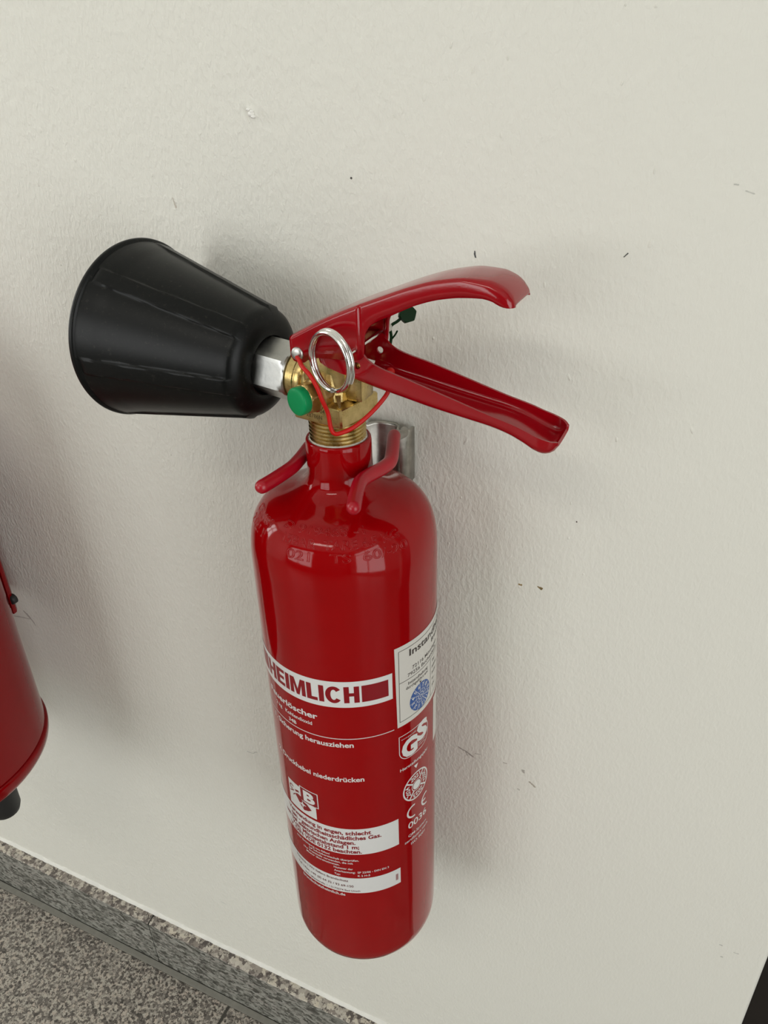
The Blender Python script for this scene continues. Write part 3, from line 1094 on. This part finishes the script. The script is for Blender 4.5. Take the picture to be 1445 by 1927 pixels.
b = bmesh.new()
rect_in(b, SX0, SX1, SZ0, SZ1)
tilt_sticker(b)
STK = decal('maintenance_sticker', b, STICKER, O2, None, 'white maintenance sticker with a blue month dial')
b = bmesh.new()
fx0, fx1, fz0, fz1 = -32.0, 43.8, -358.7, -300.5
for (a0, a1, c0, c1) in ((fx0, fx1, fz1 - 0.35, fz1), (fx0, fx1, fz0, fz0 + 0.35), (fx0, fx0 + 0.35, fz0, fz1), (fx1 - 0.35, fx1, fz0, fz1),
                         (fx0, fx1, -326.2, -325.85), (-0.6, -0.25, fz0, -325.9)):
    rect_in(b, a0, a1, c0, c1)
text_in(b, 'Instandhaltung', -307.9, 5.0, left=-23.6, right=35.0, bold=0.02)
text_in(b, 'Brandschutz', -313.4, 3.2, left=0.6, right=28.0, bold=0.015)
text_in(b, '72116 Mössingen', -319.9, 2.7, left=-21.2, right=10.5, bold=0.004)
text_in(b, '79256 Buchenbach', -324.1, 2.7, left=-25.2, right=9.5, bold=0.004)
text_in(b, 'Instandhaltung', -330.6, 2.4, left=-24.8, right=-5.0, bold=0.008)
text_in(b, 'durchgeführt am:', -333.9, 2.4, left=-26.6, right=-4.4, bold=0.008)
poly_in(b, [(-14.6, -334.9), (-13.4, -336.6), (-12.2, -334.9)])
for k in range(5):
    text_in(b, ('Typ:', 'Füllung:', 'Prüfer:', 'Nr.:', 'Jahr:')[k], -331.5 - k * 5.2, 2.2, left=2.2, bold=0.004)
decal('sticker_lettering', b, DARKINK, O3, STK)
b = bmesh.new()
disc_in(b, -12.9, -347.4, 10.9)
decal('month_dial', b, BLUEINK, O3, STK, 'blue month dial')
b = bmesh.new()
for k in range(12):
    a = 2 * PI * k / 12 + 0.13
    line_in(b, -12.9 + 2.8 * math.cos(a) * DEG, -347.4 + 2.8 * math.sin(a), -12.9 + 10.9 * math.cos(a) * DEG, -347.4 + 10.9 * math.sin(a), 0.28)
    am = PI / 2 + 0.39 - 2 * PI * (k - 5) / 12 - 0.39 * 0.3
    text_in(b, str(k + 1), 0, 2.7, left=0, bold=0.01, at=(-12.9 + 8.2 * math.cos(am) * DEG, -347.4 + 8.2 * math.sin(am)), rot=am - PI / 2)
ring_in(b, -12.9, -347.4, 2.5, 2.9, n=24)
text_in(b, '24', 0, 2.2, left=0, bold=0.01, at=(-12.9, -347.4))
ring_in(b, -12.9, -347.4, 4.9, 5.1, n=32)
decal('month_dial_lettering', b, WHITE, O3 + 0.08, STK)
b = bmesh.new()
rect_in(b, 6.0, 42.0, -407.0, -366.0)
decal('side_label', b, STICKER, O1, None, 'white label at the wall side')

# stamped characters on the shoulder
pr_ = np.array(BOTTLE_PROF[13:26], float)
seg_ = np.concatenate([[0], np.cumsum(np.hypot(np.diff(pr_[:, 0]), np.diff(pr_[:, 1])))])


def shoulder(arc):
    return float(np.interp(arc, seg_, pr_[:, 0])), float(np.interp(arc, seg_, pr_[:, 1]))


b = bmesh.new()
for body, left, right, base, cap in (('D 919463 -1', -108, -46, 39.3, 5.0), ('15BAR  TARE 6.5 KG', -104, -24, 31.6, 5.0), ('021   TS  60/-20', -98, -20, 24.0, 5.0),
                                     ('CE 0035', -150, -118, 34.0, 5.2), ('2 021 P', -148, -120, 26.5, 5.2)):
    t = text_bm(body, 0.0, True)
    ys = cap / cap_height()
    xs = [v.co.x for v in t.verts]
    x0, x1 = min(xs), max(xs)
    for v in t.verts:
        arc = base + v.co.y * ys
        r, z = shoulder(arc)
        r2, z2 = shoulder(arc + 0.5)
        tx, tz = r2 - r, z2 - z
        ln = math.hypot(tx, tz) or 1
        nx, nz_ = (tz / ln, -tx / ln)
        h = v.co.z * ys * 0.75 + 0.01
        az = math.radians(left + (v.co.x - x0) / (x1 - x0) * (right - left))
        rr = (r + nx * h) * MM
        v.co = Vector((rr * math.cos(az), rr * math.sin(az), (z + nz_ * h) * MM + 0.613))
    me = bpy.data.meshes.new('t')
    t.to_mesh(me)
    t.free()
    b.from_mesh(me)
from_bm('stamped_characters', b, RED, CYL, True, 60)['label'] = 'stamped characters under the paint of the shoulder'

# ---- valve
ZV = 0.613
bm = bmesh.new()
thread = [(0, -196)]
z = -186.0
thread.append((15.6, -196))
while z < -165.5:
    thread += [(15.5, z), (16.5, z + 0.55), (16.5, z + 0.95), (15.5, z + 1.6)]
    z += 2.3
thread += [(15.4, -164.6), (0, -164.6)]
lathe(bm, [(r * MM, zz * MM + ZV) for r, zz in thread], 72)
ROT = Matrix.Rotation(math.radians(-11), 4, 'Z')


def sq_ring(hs, zz, ch):
    pts = []
    for (sx, sy) in ((1, 1), (-1, 1), (-1, -1), (1, -1)):
        a, c = (hs, hs - ch), (hs - ch, hs)
        pr = (a, c) if sx * sy > 0 else (c, a)
        for (px, py) in pr:
            pts.append(ROT @ Vector((sx * px * MM, sy * py * MM, zz * MM + ZV)))
    return [bm.verts.new(p) for p in pts]


rings = [sq_ring(h, zz, c) for h, zz, c in ((15.0, -165.8, 1.0), (16.9, -165.0, 1.0), (17.2, -164.2, 1.0), (17.2, -154.8, 1.0), (16.8, -154.2, 1.2), (12.4, -152.6, 3.0), (11.4, -148.0, 4.0), (11.0, -138, 5.0))]
for A, B in zip(rings[:-1], rings[1:]):
    for k in range(8):
        bm.faces.new((A[k], A[(k + 1) % 8], B[(k + 1) % 8], B[k]))
bm.faces.new(rings[0])
bm.faces.new(rings[-1])
# upper head between the lever cheeks, with a fin towards the lever
add_box(bm, -0.0135, 0.0125, -0.0115, 0.0115, ZV - 0.148, ZV - 0.122, 0.0018, 2)
add_box(bm, 0.006, 0.0205, -0.0075, 0.0075, ZV - 0.1535, ZV - 0.134, 0.0014, 2)
# gusset ridge towards the front corner
for (az, w0) in ((-56, 3.4), (34, 3.0)):
    a = math.radians(az)
    d_ = Vector((math.cos(a), math.sin(a), 0))
    p_ = Vector((-d_.y, d_.x, 0))
    pts = []
    for (r_, zz, hw) in ((21.5, -153.9, 0.5), (14.5, -149.0, w0 * 0.45), (11.0, -139.0, w0 * 0.8)):
        pts.append((d_ * r_ * MM + Vector((0, 0, zz * MM + ZV)), hw * MM))
    vA = [bm.verts.new(p + p_ * h) for p, h in pts]
    vB = [bm.verts.new(p - p_ * h) for p, h in pts]
    vC = [bm.verts.new(p - d_ * 0.009) for p, h in pts]
    for k in range(2):
        bm.faces.new((vA[k], vA[k + 1], vB[k + 1], vB[k]))
        bm.faces.new((vA[k], vC[k], vC[k + 1], vA[k + 1]))
        bm.faces.new((vB[k], vB[k + 1], vC[k + 1], vC[k]))
HU = Vector((math.cos(math.radians(175)) * math.cos(math.radians(5.2)), math.sin(math.radians(175)) * math.cos(math.radians(5.2)), math.sin(math.radians(5.2))))
HC = Vector((0, 0, -0.1475 + ZV))
HM = axis_mtx(HC, HU)
lathe(bm, [(r * MM, t * MM) for r, t in ((0, 4), (10.5, 4), (11.5, 12), (12.4, 14.5), (13.8, 15.5), (14.2, 16.6), (14.2, 18.2), (13.6, 18.8), (13.6, 19.6), (14.0, 20.2), (14.0, 24.5), (13.2, 25.5), (0, 25.5))], 48, HM)
VALVE = from_bm('valve_body', bm, BRASS, EXT, True, 28)
VALVE['label'] = 'brass valve body with a threaded neck'

# casting date on the brass
fa = math.radians(-101)
fn = Vector((math.cos(fa), math.sin(fa), 0))
ft = Vector((-fn.y, fn.x, 0))
b = bmesh.new()
for body, cap, s0, zz in (('20-04', 2.5, -2.6, -158.6), ('x8786N', 2.4, -7.6, -162.4)):
    t = text_bm(body, 0.005)
    ys = cap / cap_height()
    for v in t.verts:
        v.co = fn * (17.26 * MM) + ft * ((s0 + v.co.x * ys) * MM) + Vector((0, 0, (zz + v.co.y * ys) * MM + ZV))
    me = bpy.data.meshes.new('t')
    t.to_mesh(me)
    t.free()
    b.from_mesh(me)
from_bm('casting_date', b, simple('engraved_brass', (0.13, 0.085, 0.03), 0.6, 0.6), VALVE, False)

bm = bmesh.new()
lathe(bm, [(r * MM, zz * MM + ZV) for r, zz in ((16.3, -180.4), (17.3, -180.2), (17.0, -178.7), (16.4, -178.3), (16.0, -178.9))], 96,
      rad_fn=lambda a, h, r: 0.00022 * math.sin(a * 23 + 2 * math.sin(a * 7)))
from_bm('thread_seal', bm, TEFLON, EXT)['label'] = 'ragged white thread sealing'


# hex prism with rounded chamfered ends along an axis
def hex_nut(bm, mtx, rc, t0, t1, rot, chamfer=1.2, bore=None):
    nseg = 72

    def rad(a, cap):
        a = (a - rot) % (PI / 3)
        flat = rc * math.cos(PI / 6) / math.cos(a - PI / 6)
        return min(flat, cap)
    rows = []
    steps = [(t0, rc * 0.86), (t0 + chamfer * 0.35, rc * 0.915), (t0 + chamfer, rc * 0.975), (t0 + chamfer * 1.8, rc * 1.01), (t1 - chamfer * 1.8, rc * 1.01), (t1 - chamfer, rc * 0.975), (t1 - chamfer * 0.35, rc * 0.915), (t1, rc * 0.86)]
    for (t, cap) in steps:
        rows.append([bm.verts.new(mtx @ Vector((rad(2 * PI * k / nseg, cap) * math.cos(2 * PI * k / nseg) * MM, rad(2 * PI * k / nseg, cap) * math.sin(2 * PI * k / nseg) * MM, t * MM))) for k in range(nseg)])
    for A, B in zip(rows[:-1], rows[1:]):
        for k in range(nseg):
            bm.faces.new((A[k], A[(k + 1) % nseg], B[(k + 1) % nseg], B[k]))
    bm.faces.new(rows[0])
    bm.faces.new(rows[-1])


bm = bmesh.new()
hex_nut(bm, HM, 17.2, 25.2, 49.0, math.radians(40), 2.2)
from_bm('outlet_nut', bm, ZINC, EXT, True, 20)['label'] = 'zinc plated hexagonal outlet nut'

# ---- discharge horn
RIBS = [math.radians(-8 + 60 * k) for k in range(6)]


def rib(a, h, r):
    t = h / MM
    if t < 49.5 or t > 143.5 or r < 0.028:
        return 0.0
    fade = min(1.0, max(0.0, (t - 50.0) / 1.0)) * min(1.0, max(0.0, (143.0 - t) / 2.0))
    best = 0.0
    for ra in RIBS:
        d = (a - ra + PI) % (2 * PI) - PI
        x = abs(d) * r / MM
        best = max(best, 1.0 - min(1.0, max(0.0, (x - 4.5) / 0.7)))
    flare = 0.0
    if t > 128:
        flare = 0.5 * min(1.0, (t - 128) / 6.0)
    return (1.25 * best * fade + flare * (1 - best)) * MM


outer = [(16.6, 50.5), (16.8, 46.5), (17.6, 45.2), (19.5, 44.6), (22, 44.8), (25, 45.4), (28, 46.7), (30.2, 48.4), (31.7, 50.2), (32.3, 51.6)]
for t in (54, 58, 62, 68, 75, 82, 90, 98, 106, 114, 120, 126, 129, 132, 136, 139, 141.5):
    outer.append((20.4 + 0.2275 * t, t))
outer += [(53.0, 143.0), (53.6, 144.0), (54.6, 144.5), (55.2, 145.2), (55.3, 146.6), (54.9, 147.8), (54.0, 148.2), (52.8, 147.6), (50.5, 143), (46.0, 125), (38.0, 90), (30.0, 55), (26, 51), (16, 50.5)]
bm = bmesh.new()
lathe(bm, [(r * MM, t * MM) for r, t in outer], 360, HM, rad_fn=rib)
hrn = from_bm('discharge_horn', bm, HORN, EXT, True, 40)
hrn['label'] = 'matt black plastic discharge horn with raised ribs'
bm = bmesh.new()
lathe(bm, [(r * MM, t * MM) for r, t in ((0, 50.2), (16.5, 50.2), (16.9, 51.5), (12, 56), (5, 56.4), (0, 56.4))], 48, HM)
from_bm('horn_insert', bm, HORN, hrn)

# ---- safety valve with green cap
sa = math.radians(-110)
SM = axis_mtx(Vector((0, 0, -0.150 + ZV)), (math.cos(sa), math.sin(sa), 0))
bm = bmesh.new()
lathe(bm, [(r * MM, t * MM) for r, t in ((0, 8), (10.0, 8), (10.0, 15.2), (9.4, 15.9), (0, 15.9))], 40, SM)
lathe(bm, [(r * MM, t * MM) for r, t in ((0, 14.8), (8.8, 14.8), (9.1, 15.4), (9.1, 17.0), (8.4, 17.6), (0, 17.6))], 40, SM)
hex_nut(bm, SM, 9.0, 17.0, 23.6, 0.3, 0.8)
sv = from_bm('safety_valve', bm, BRASSD, EXT, True, 25)
sv['label'] = 'brass burst-disc fitting with a green cap'
bm = bmesh.new()
lathe(bm, [(r * MM, t * MM) for r, t in ((7.5, 22.6), (7.75, 22.9), (7.85, 27.6), (7.6, 28.3), (7.0, 28.65), (5.0, 28.7), (4.6, 28.75), (0, 28.75))], 48, SM)
from_bm('cap', bm, GREEN, sv, True, 60)['label'] = 'bright green plastic cap'


# ---- levers: folded sheet channels
def channel(bm, S, web, edge, W, cr, sgn, sub):
    """S stations; web(s), edge(s), W(s) in mm; sgn +1: web on top (flanges hang), -1: trough"""
    rows = []
    for s in S:
        wz, ez, w = web(s), edge(s), W(s)
        c = min(cr(s) if callable(cr) else cr, w * 0.6, max(0.2, abs(wz - ez) * 0.92))
        pts = [(w, ez), (w, 0.5 * (ez + wz - sgn * c)), (w, wz - sgn * c)]
        for k in range(1, 6):
            a = PI / 2 * k / 6
            pts.append((w - c + c * math.cos(a), wz - sgn * c + sgn * c * math.sin(a)))
        pts.append((w - c, wz))
        pts.append(((w - c) * 0.4, wz + sgn * 0.25))
        pts = pts + [(-n, zz) for n, zz in reversed(pts)]
        rows.append([bm.verts.new(L(s, n, zz)) for n, zz in pts])
    for A, B in zip(rows[:-1], rows[1:]):
        for k in range(len(A) - 1):
            bm.faces.new((A[k], A[k + 1], B[k + 1], B[k]))
    return rows


def solid(o, th, offset=-1.0):
    m_ = o.modifiers.new('sheet', 'SOLIDIFY')
    m_.thickness = th
    m_.offset = offset
    m_.use_even_offset = False


# upper lever
US = [-16.5, 9.4, 34.7, 54, 66.6, 80.5, 90, 96, 100, 102.2, 103.4, 104.0]
UZ = [-117.2, -104.0, -93.6, -86.4, -82.9, -81.0, -81.4, -83.1, -85.6, -88.0, -90.2, -92.0]
ES = [-16.5, -14, -9, -5.5, -2, 10, 24.5, 26.2, 27.4, 30, 43.3, 57, 68.5, 78.6, 88.4, 94, 97, 101, 104.0]
EZ = [-128.0, -131.0, -131.0, -128.8, -127.6, -126.8, -125.8, -124.0, -113.0, -108.4, -101.2, -94.9, -91.5, -89.9, -89.4, -90.4, -91.9, -92.9, -93.0]
WS = [-16.5, 23.6, 26.0, 60, 80, 96, 100, 102.4, 103.4, 104.0]
WZ = [17.1, 17.1, 15.7, 15.6, 15.9, 16.2, 15.9, 15.0, 13.9, 12.4]
stat = sorted(set([round(x, 2) for x in np.linspace(-16.5, 104.0, 74)] + [-16.5, 24.5, 22.8, 23.2, 23.6, 24.0, 25.0, 25.6, 26.2, 26.6, 27.0, 27.4, 28.2, 101.0, 101.8, 102.4, 103.0, 103.4, 103.8, 104.0]))
bm = bmesh.new()
channel(bm, stat, lambda s: pchip(US, UZ, s), lambda s: pchip(ES, EZ, s), lambda s: pchip(WS, WZ, s), lambda s: 2.3 if s < 78 else min(5.0, 2.3 + (s - 78) * 0.16), 1, 0)
UP = from_bm('upper_lever', bm, REDH, EXT, True, 50)
solid(UP, 0.0014)
UP['label'] = 'upper red lever curving up to the right'

# lower lever
LSx = [19.0, 31, 51, 62, 85, 95, 105, 112, 118, 123, 127, 129.2]
LF = [-138.6, -141.6, -145.6, -147.9, -152.0, -153.8, -156.6, -159.6, -162.4, -163.6, -162.6, -159.6]
LEx = [19.0, 21.5, 24.0, 26.0, 28.2, 32.2, 51, 73.5, 95, 109, 116, 122.7, 127, 129.2]
LEz = [-119.5, -119.5, -121.0, -123.6, -126.0, -128.3, -133.7, -140.3, -146.6, -150.3, -152.8, -154.9, -156.2, -157.0]
LWx = [19, 30, 60, 95, 112, 120, 126, 129.2]
LWz = [14.9, 14.9, 15.6, 15.6, 15.9, 16.6, 15.4, 12.0]
stat = sorted(set([round(x, 2) for x in np.linspace(19, 129.2, 64)] + [128.2, 128.8, 129.2]))
bm = bmesh.new()
channel(bm, stat, lambda s: pchip(LSx, LF, s), lambda s: pchip(LEx, LEz, s), lambda s: pchip(LWx, LWz, s), 4.6, -1, 0)
# cheeks running forward beside the brass head
for sg in (1, -1):
    cheek = [(19.0, -119.5), (19.0, -136.2), (12.5, -135.2), (4.0, -132.6), (0.0, -130.4), (-1.0, -127.0), (1.0, -121.5), (8, -119.0)]
    f = bm.faces.new([bm.verts.new(L(s, sg * 14.9, zz)) for s, zz in cheek])
bmesh.ops.remove_doubles(bm, verts=bm.verts[:], dist=0.00002)
# hole through both flanges is cut by a cylinder
LOW = from_bm('lower_lever', bm, REDH, EXT, True, 50)
solid(LOW, 0.0014)
b = bmesh.new()
lathe(b, [(0, -0.03), (0.0019, -0.03), (0.0019, 0.03), (0, 0.03)], 24, axis_mtx(L(22.0, 0, -129.7), (0, -1, 0)))
cut = from_bm('hole_cutter', b, None, EXT, False)
mb_ = LOW.modifiers.new('hole', 'BOOLEAN')
mb_.object = cut
mb_.operation = 'DIFFERENCE'
mb_.solver = 'FAST'
dg_ = bpy.context.evaluated_depsgraph_get()
baked = bpy.data.meshes.new_from_object(LOW.evaluated_get(dg_))
LOW.modifiers.clear()
LOW.data = baked
bpy.data.objects.remove(cut)
LOW.data.set_sharp_from_angle(angle=math.radians(50))
LOW['label'] = 'lower red trough-shaped handle sloping down to the right'

# rivet, pivot pin
bm = bmesh.new()
RM = axis_mtx(L(-12.2, 0, -126.3), (0, -1, 0))
lathe(bm, [(r * MM, t * MM) for r, t in ((0, -18.4), (2.6, -18.2), (3.4, -17.2), (2.2, -16.8), (2.2, 17.0), (3.7, 17.2), (3.65, 17.7), (2.8, 18.3), (1.4, 18.55), (0, 18.6))], 32, RM)
from_bm('rivet', bm, STEEL, EXT, True, 50)['label'] = 'dull steel rivet at the front of the upper lever'
bm = bmesh.new()
RM = axis_mtx(L(22.7, 0, -129.8), (0, -1, 0))
lathe(bm, [(r * MM, t * MM) for r, t in ((0, 9), (1.75, 9), (1.75, 13.3), (1.2, 13.6), (0.9, 12.9), (0, 12.9))], 24, RM)
from_bm('pivot_bush', bm, BRASSD, EXT)
bm = bmesh.new()
tube(bm, [L(22.2, -25.0, -119.6), L(22.4, 0, -120.2), L(22.6, 24.6, -120.6)], 0.00125, 12)
PIN = from_bm('safety_pin', bm, CHROME, EXT)
PIN['label'] = 'thin steel safety pin crossing both levers'

# pull ring: double wire split ring hooked through the pin
bm = bmesh.new()
rc = L(11.9, 24.6, -125.6)
e1 = Vector((0.90, -0.40, 0.0)).normalized()     # ring leans its right side to the lever
e2 = Vector((0.05, -0.08, 1.0)).normalized()
nrm = e1.cross(e2).normalized()
pts = []
turns = 1.86
n = 110
for k in range(n + 1):
    a = -0.55 + 2 * PI * turns * k / n
    hgt = (k / n - 0.5) * 3.4
    rr = 16.0 - 1.0 * (k / n)
    pts.append(rc + e1 * (rr * math.cos(a) * MM) + e2 * (rr * 1.02 * math.sin(a) * MM) + nrm * (hgt * MM))
tube(bm, pts, 0.00142, 12, False, False)
from_bm('pull_ring', bm, CHROME, EXT)['label'] = 'shiny double-wire pull ring'

# red retaining strap
bm = bmesh.new()
path = [L(-10.8, 20.0, -127.4), L(-8.6, 21.8, -128.0), L(-4.5, 26, -129.6), L(1.5, 29.0, -132.6), L(5.6, 29.6, -138.4), L(7.6, 28.6, -145.6), L(8.8, 25.5, -154), L(9.6, 25.0, -162.0), L(11.2, 24.6, -165.6), L(14.2, 23.0, -165.8),
        L(20, 18.0, -163.4), L(26, 11, -158.0), L(31, 5.0, -151.6), L(33.6, 1.5, -146.5), L(34.4, 0.5, -141.0), L(34.2, 0.2, -136.0)]
tube(bm, crom(path, 8), 0.00122, 10)
lathe(bm, [(r * MM, zz * MM) for r, zz in ((0, -139.0 + 613), (2.2, -138.6 + 613), (2.6, -136.8 + 613), (2.4, -135.2 + 613), (1.4, -134.2 + 613), (0, -133.9 + 613))], 20, Matrix.Translation((0.0342, -0.0002, 0)))
from_bm('retaining_strap', bm, REDS, EXT, True, 60)['label'] = 'thin bright red plastic strap tying the pin to the lever'

# green lead seal behind the levers
bm = bmesh.new()
SC = L(31.2, -30.5, -113.4)
hm = axis_mtx(SC, (0.55, -0.75, 0.35))
hex_nut(bm, hm, 5.2, -2.2, 2.2, 0.2, 0.5)
tube(bm, crom([SC + Vector((-0.003, 0, -0.002)), L(26, -28.5, -117.5), L(23.5, -27, -119.2), L(22.4, -26.4, -121.5)], 6), 0.0009, 8)
tube(bm, crom([L(22.4, -26.4, -121.5), L(23.0, -26.5, -126), L(22.4, -26, -131)], 6), 0.0009, 8)
tube(bm, crom([L(23.0, -26.5, -127.5), L(25.0, -27.0, -125.0), L(26.4, -27.2, -122.6)], 5), 0.0005, 6)
from_bm('seal', bm, DGREEN, EXT, True, 30)['label'] = 'dark green plastic seal behind the levers'
bm = bmesh.new()
lathe(bm, [(r * MM, t * MM) for r, t in ((0, 16.4), (2.2, 16.4), (2.4, 17), (2.4, 24.6), (1.9, 25.4), (0, 25.5))], 20, axis_mtx(L(22.3, 0, -120.0), (0, 1, 0)))
from_bm('pin_sleeve', bm, TEFLON, EXT)

# ------------------------------------------------------------------ wall bracket with red dipped prongs
BRK = empty('wall_bracket', (0.0, 0.0, CAM_Z - 0.25), 'galvanised wall bracket with two red dipped prongs around the bottle neck', 'bracket')


def B(x, y, z):
    """mm about the bottle axis in plan, height relative to the lens -> coordinates under BRK"""
    return Vector((x * MM, AY + y * MM, z * MM + 0.25))


bm = bmesh.new()
# pressed plate with rolled edges: outline in plan, extruded in height
plan = [(-20.5, 67.5), (-19.5, 63.0), (-16.5, 60.6), (-13.6, 61.8), (-11.0, 66.2), (-6, 68.6), (6, 68.6), (10.6, 66.0), (12.6, 59.8), (15.6, 57.8), (19.0, 59.4), (20.8, 63.2), (21.4, 68.2)]
zs = [-304, -300, -236, -235, -199.5, -197.5]
rows = []
for zz in zs:
    k_ = 0.86 if zz > -235.5 else 0.80
    rows.append([bm.verts.new(B(x * k_, y, zz)) for x, y in plan])
for A, C_ in zip(rows[:-1], rows[1:]):
    for k in range(len(A) - 1):
        bm.faces.new((A[k], A[k + 1], C_[k + 1], C_[k]))
pl = from_bm('back_plate', bm, GALV, BRK, True, 50)
m_ = pl.modifiers.new('sheet', 'SOLIDIFY')
m_.thickness = 0.0016
m_.offset = 0
for sx in (1, -1):
    bm = bmesh.new()
    if sx > 0:
        grey = [B(15.0, 60.5, -199.5), B(16.5, 57.5, -197.0), B(18.5, 52.0, -196.0), B(18.0, 46.0, -195.0), B(17.6, 41.0, -194.4)]
        red = [B(16.6, 41.5, -193.6), B(18.6, 36.0, -193.8), B(22.6, 26, -194.6), B(26.6, 15.0, -195.6), B(27.6, 9.0, -196.0), B(26.4, 1.0, -196.2), B(23.8, -9.0, -196.0), B(22.6, -15.5, -196.0), B(23.4, -22.0, -196.2), B(27.0, -33.0, -197.0), B(31.0, -43.5, -197.6)]
    else:
        grey = [B(-15.0, 60.5, -199.5), B(-16.5, 57.5, -197.0), B(-18.5, 52.0, -196.0), B(-20.5, 45.0, -195.5), B(-22.0, 38.0, -195.0), B(-23.6, 31.0, -194.6)]
        red = [B(-20.4, 40.5, -194.4), B(-22.2, 34.0, -194.4), B(-25.6, 24, -195.0), B(-27.0, 13.0, -195.4), B(-25.2, 2.0, -195.6), B(-23.4, -8.0, -195.6), B(-22.6, -17.0, -195.8), B(-23.6, -27.0, -196.0), B(-25.2, -36.0, -196.4), B(-26.6, -43.0, -196.6)]
    tube(bm, crom(red, 8), 0.0041, 18)
    from_bm('red_prong', bm, REDP, BRK, True, 60)['label'] = 'red plastic dipped prong'
    bm = bmesh.new()
    tube(bm, crom(grey, 6), 0.0028, 14)
    from_bm('prong_rod', bm, GALV, BRK, True, 60)
for zz in (-260, -290):
    bm = bmesh.new()
    lathe(bm, [(0.0, 0.0), (0.0034, 0.0), (0.004, 0.0012), (0.003, 0.0026), (0, 0.003)], 20, axis_mtx(B(0, 68.6, zz), (0, -1, 0)))
    from_bm('screw', bm, STEEL, BRK)

# ------------------------------------------------------------------ the neighbouring extinguisher at the left edge
NX, NY, NR = -0.441, -0.1324, 0.1024
NB = CAM_Z - 0.576
NEX = empty('fire_extinguisher', (NX, NY, NB), 'larger red extinguisher on black feet, cut off by the left picture edge', 'fire extinguisher')
bm = bmesh.new()
prof = [(0, 0.012), (0.085, 0.010), (0.094, 0.004), (0.0965, 0.0), (0.1005, 0.0006), (0.1028, 0.004), (0.1040, 0.008), (0.1044, 0.0130), (0.1042, 0.0150), (0.1032, 0.0160), (0.1012, 0.0166), (0.1012, 0.0174), (0.1024, 0.0184), (0.1024, 0.30), (0.1020, 0.335), (0.100, 0.36), (0.093, 0.385), (0.08, 0.403), (0.06, 0.418), (0.036, 0.426), (0.028, 0.430), (0.026, 0.438), (0.026, 0.452), (0, 0.452)]
lathe(bm, prof, 160)
from_bm('cylinder', bm, REDL, NEX, True, 40)
for k in range(3):
    a = math.radians(2 + 120 * k)
    bm = bmesh.new()
    lathe(bm, [(0, -0.044), (0.008, -0.0435), (0.0125, -0.040), (0.0145, -0.034), (0.0152, 0.0), (0.0152, 0.010), (0, 0.010)], 32, Matrix.Translation((0.0745 * math.cos(a), 0.0745 * math.sin(a), 0)))
    from_bm('foot', bm, BLACKRUB, NEX, True, 50)
bm = bmesh.new()
add_box(bm, -0.022, 0.022, -0.022, 0.022, 0.452, 0.492, 0.004, 2)
from_bm('valve_body', bm, BLACKRUB, NEX, True)
bm = bmesh.new()
for (dz, tz) in ((0.488, 0.02), (0.468, -0.012)):
    add_box(bm, -0.13, 0.02, -0.012, 0.012, dz, dz + 0.006, 0.002, 1, Matrix.Rotation(tz, 4, 'Y'))
from_bm('lever', bm, REDL, NEX, True)

# its bracket on the wall
BK2 = empty('mounting_bracket', (-0.4155, 0.0, CAM_Z - 0.4455), 'red painted steel bracket strip with dark bolt behind the larger extinguisher', 'bracket')
bm = bmesh.new()
pts = [(-0.03, -0.0002), (-0.03, -0.024), (-0.026, -0.028), (0.012, -0.028), (0.016, -0.032), (0.0165, -0.036), (0.0145, -0.036), (0.0135, -0.033), (0.011, -0.0300), (-0.0265, -0.0300), (-0.032, -0.0255), (-0.032, -0.0002)]
lo = [bm.verts.new((x, y, -0.006)) for x, y in pts]
hi = [bm.verts.new((x, y, 0.150)) for x, y in pts]
for k in range(len(pts)):
    bm.faces.new((lo[k], lo[(k + 1) % len(pts)], hi[(k + 1) % len(pts)], hi[k]))
bm.faces.new(lo)
bm.faces.new(hi)
from_bm('strip', bm, REDL, BK2, True, 50)
bm = bmesh.new()
lathe(bm, [(0, 0.0), (0.0052, 0.0), (0.0052, 0.004), (0.004, 0.0055), (0, 0.006)], 24, axis_mtx((0.0150, -0.0295, 0.009), (0, -1, 0)))
from_bm('bolt', bm, BLACKRUB, BK2, True, 50)
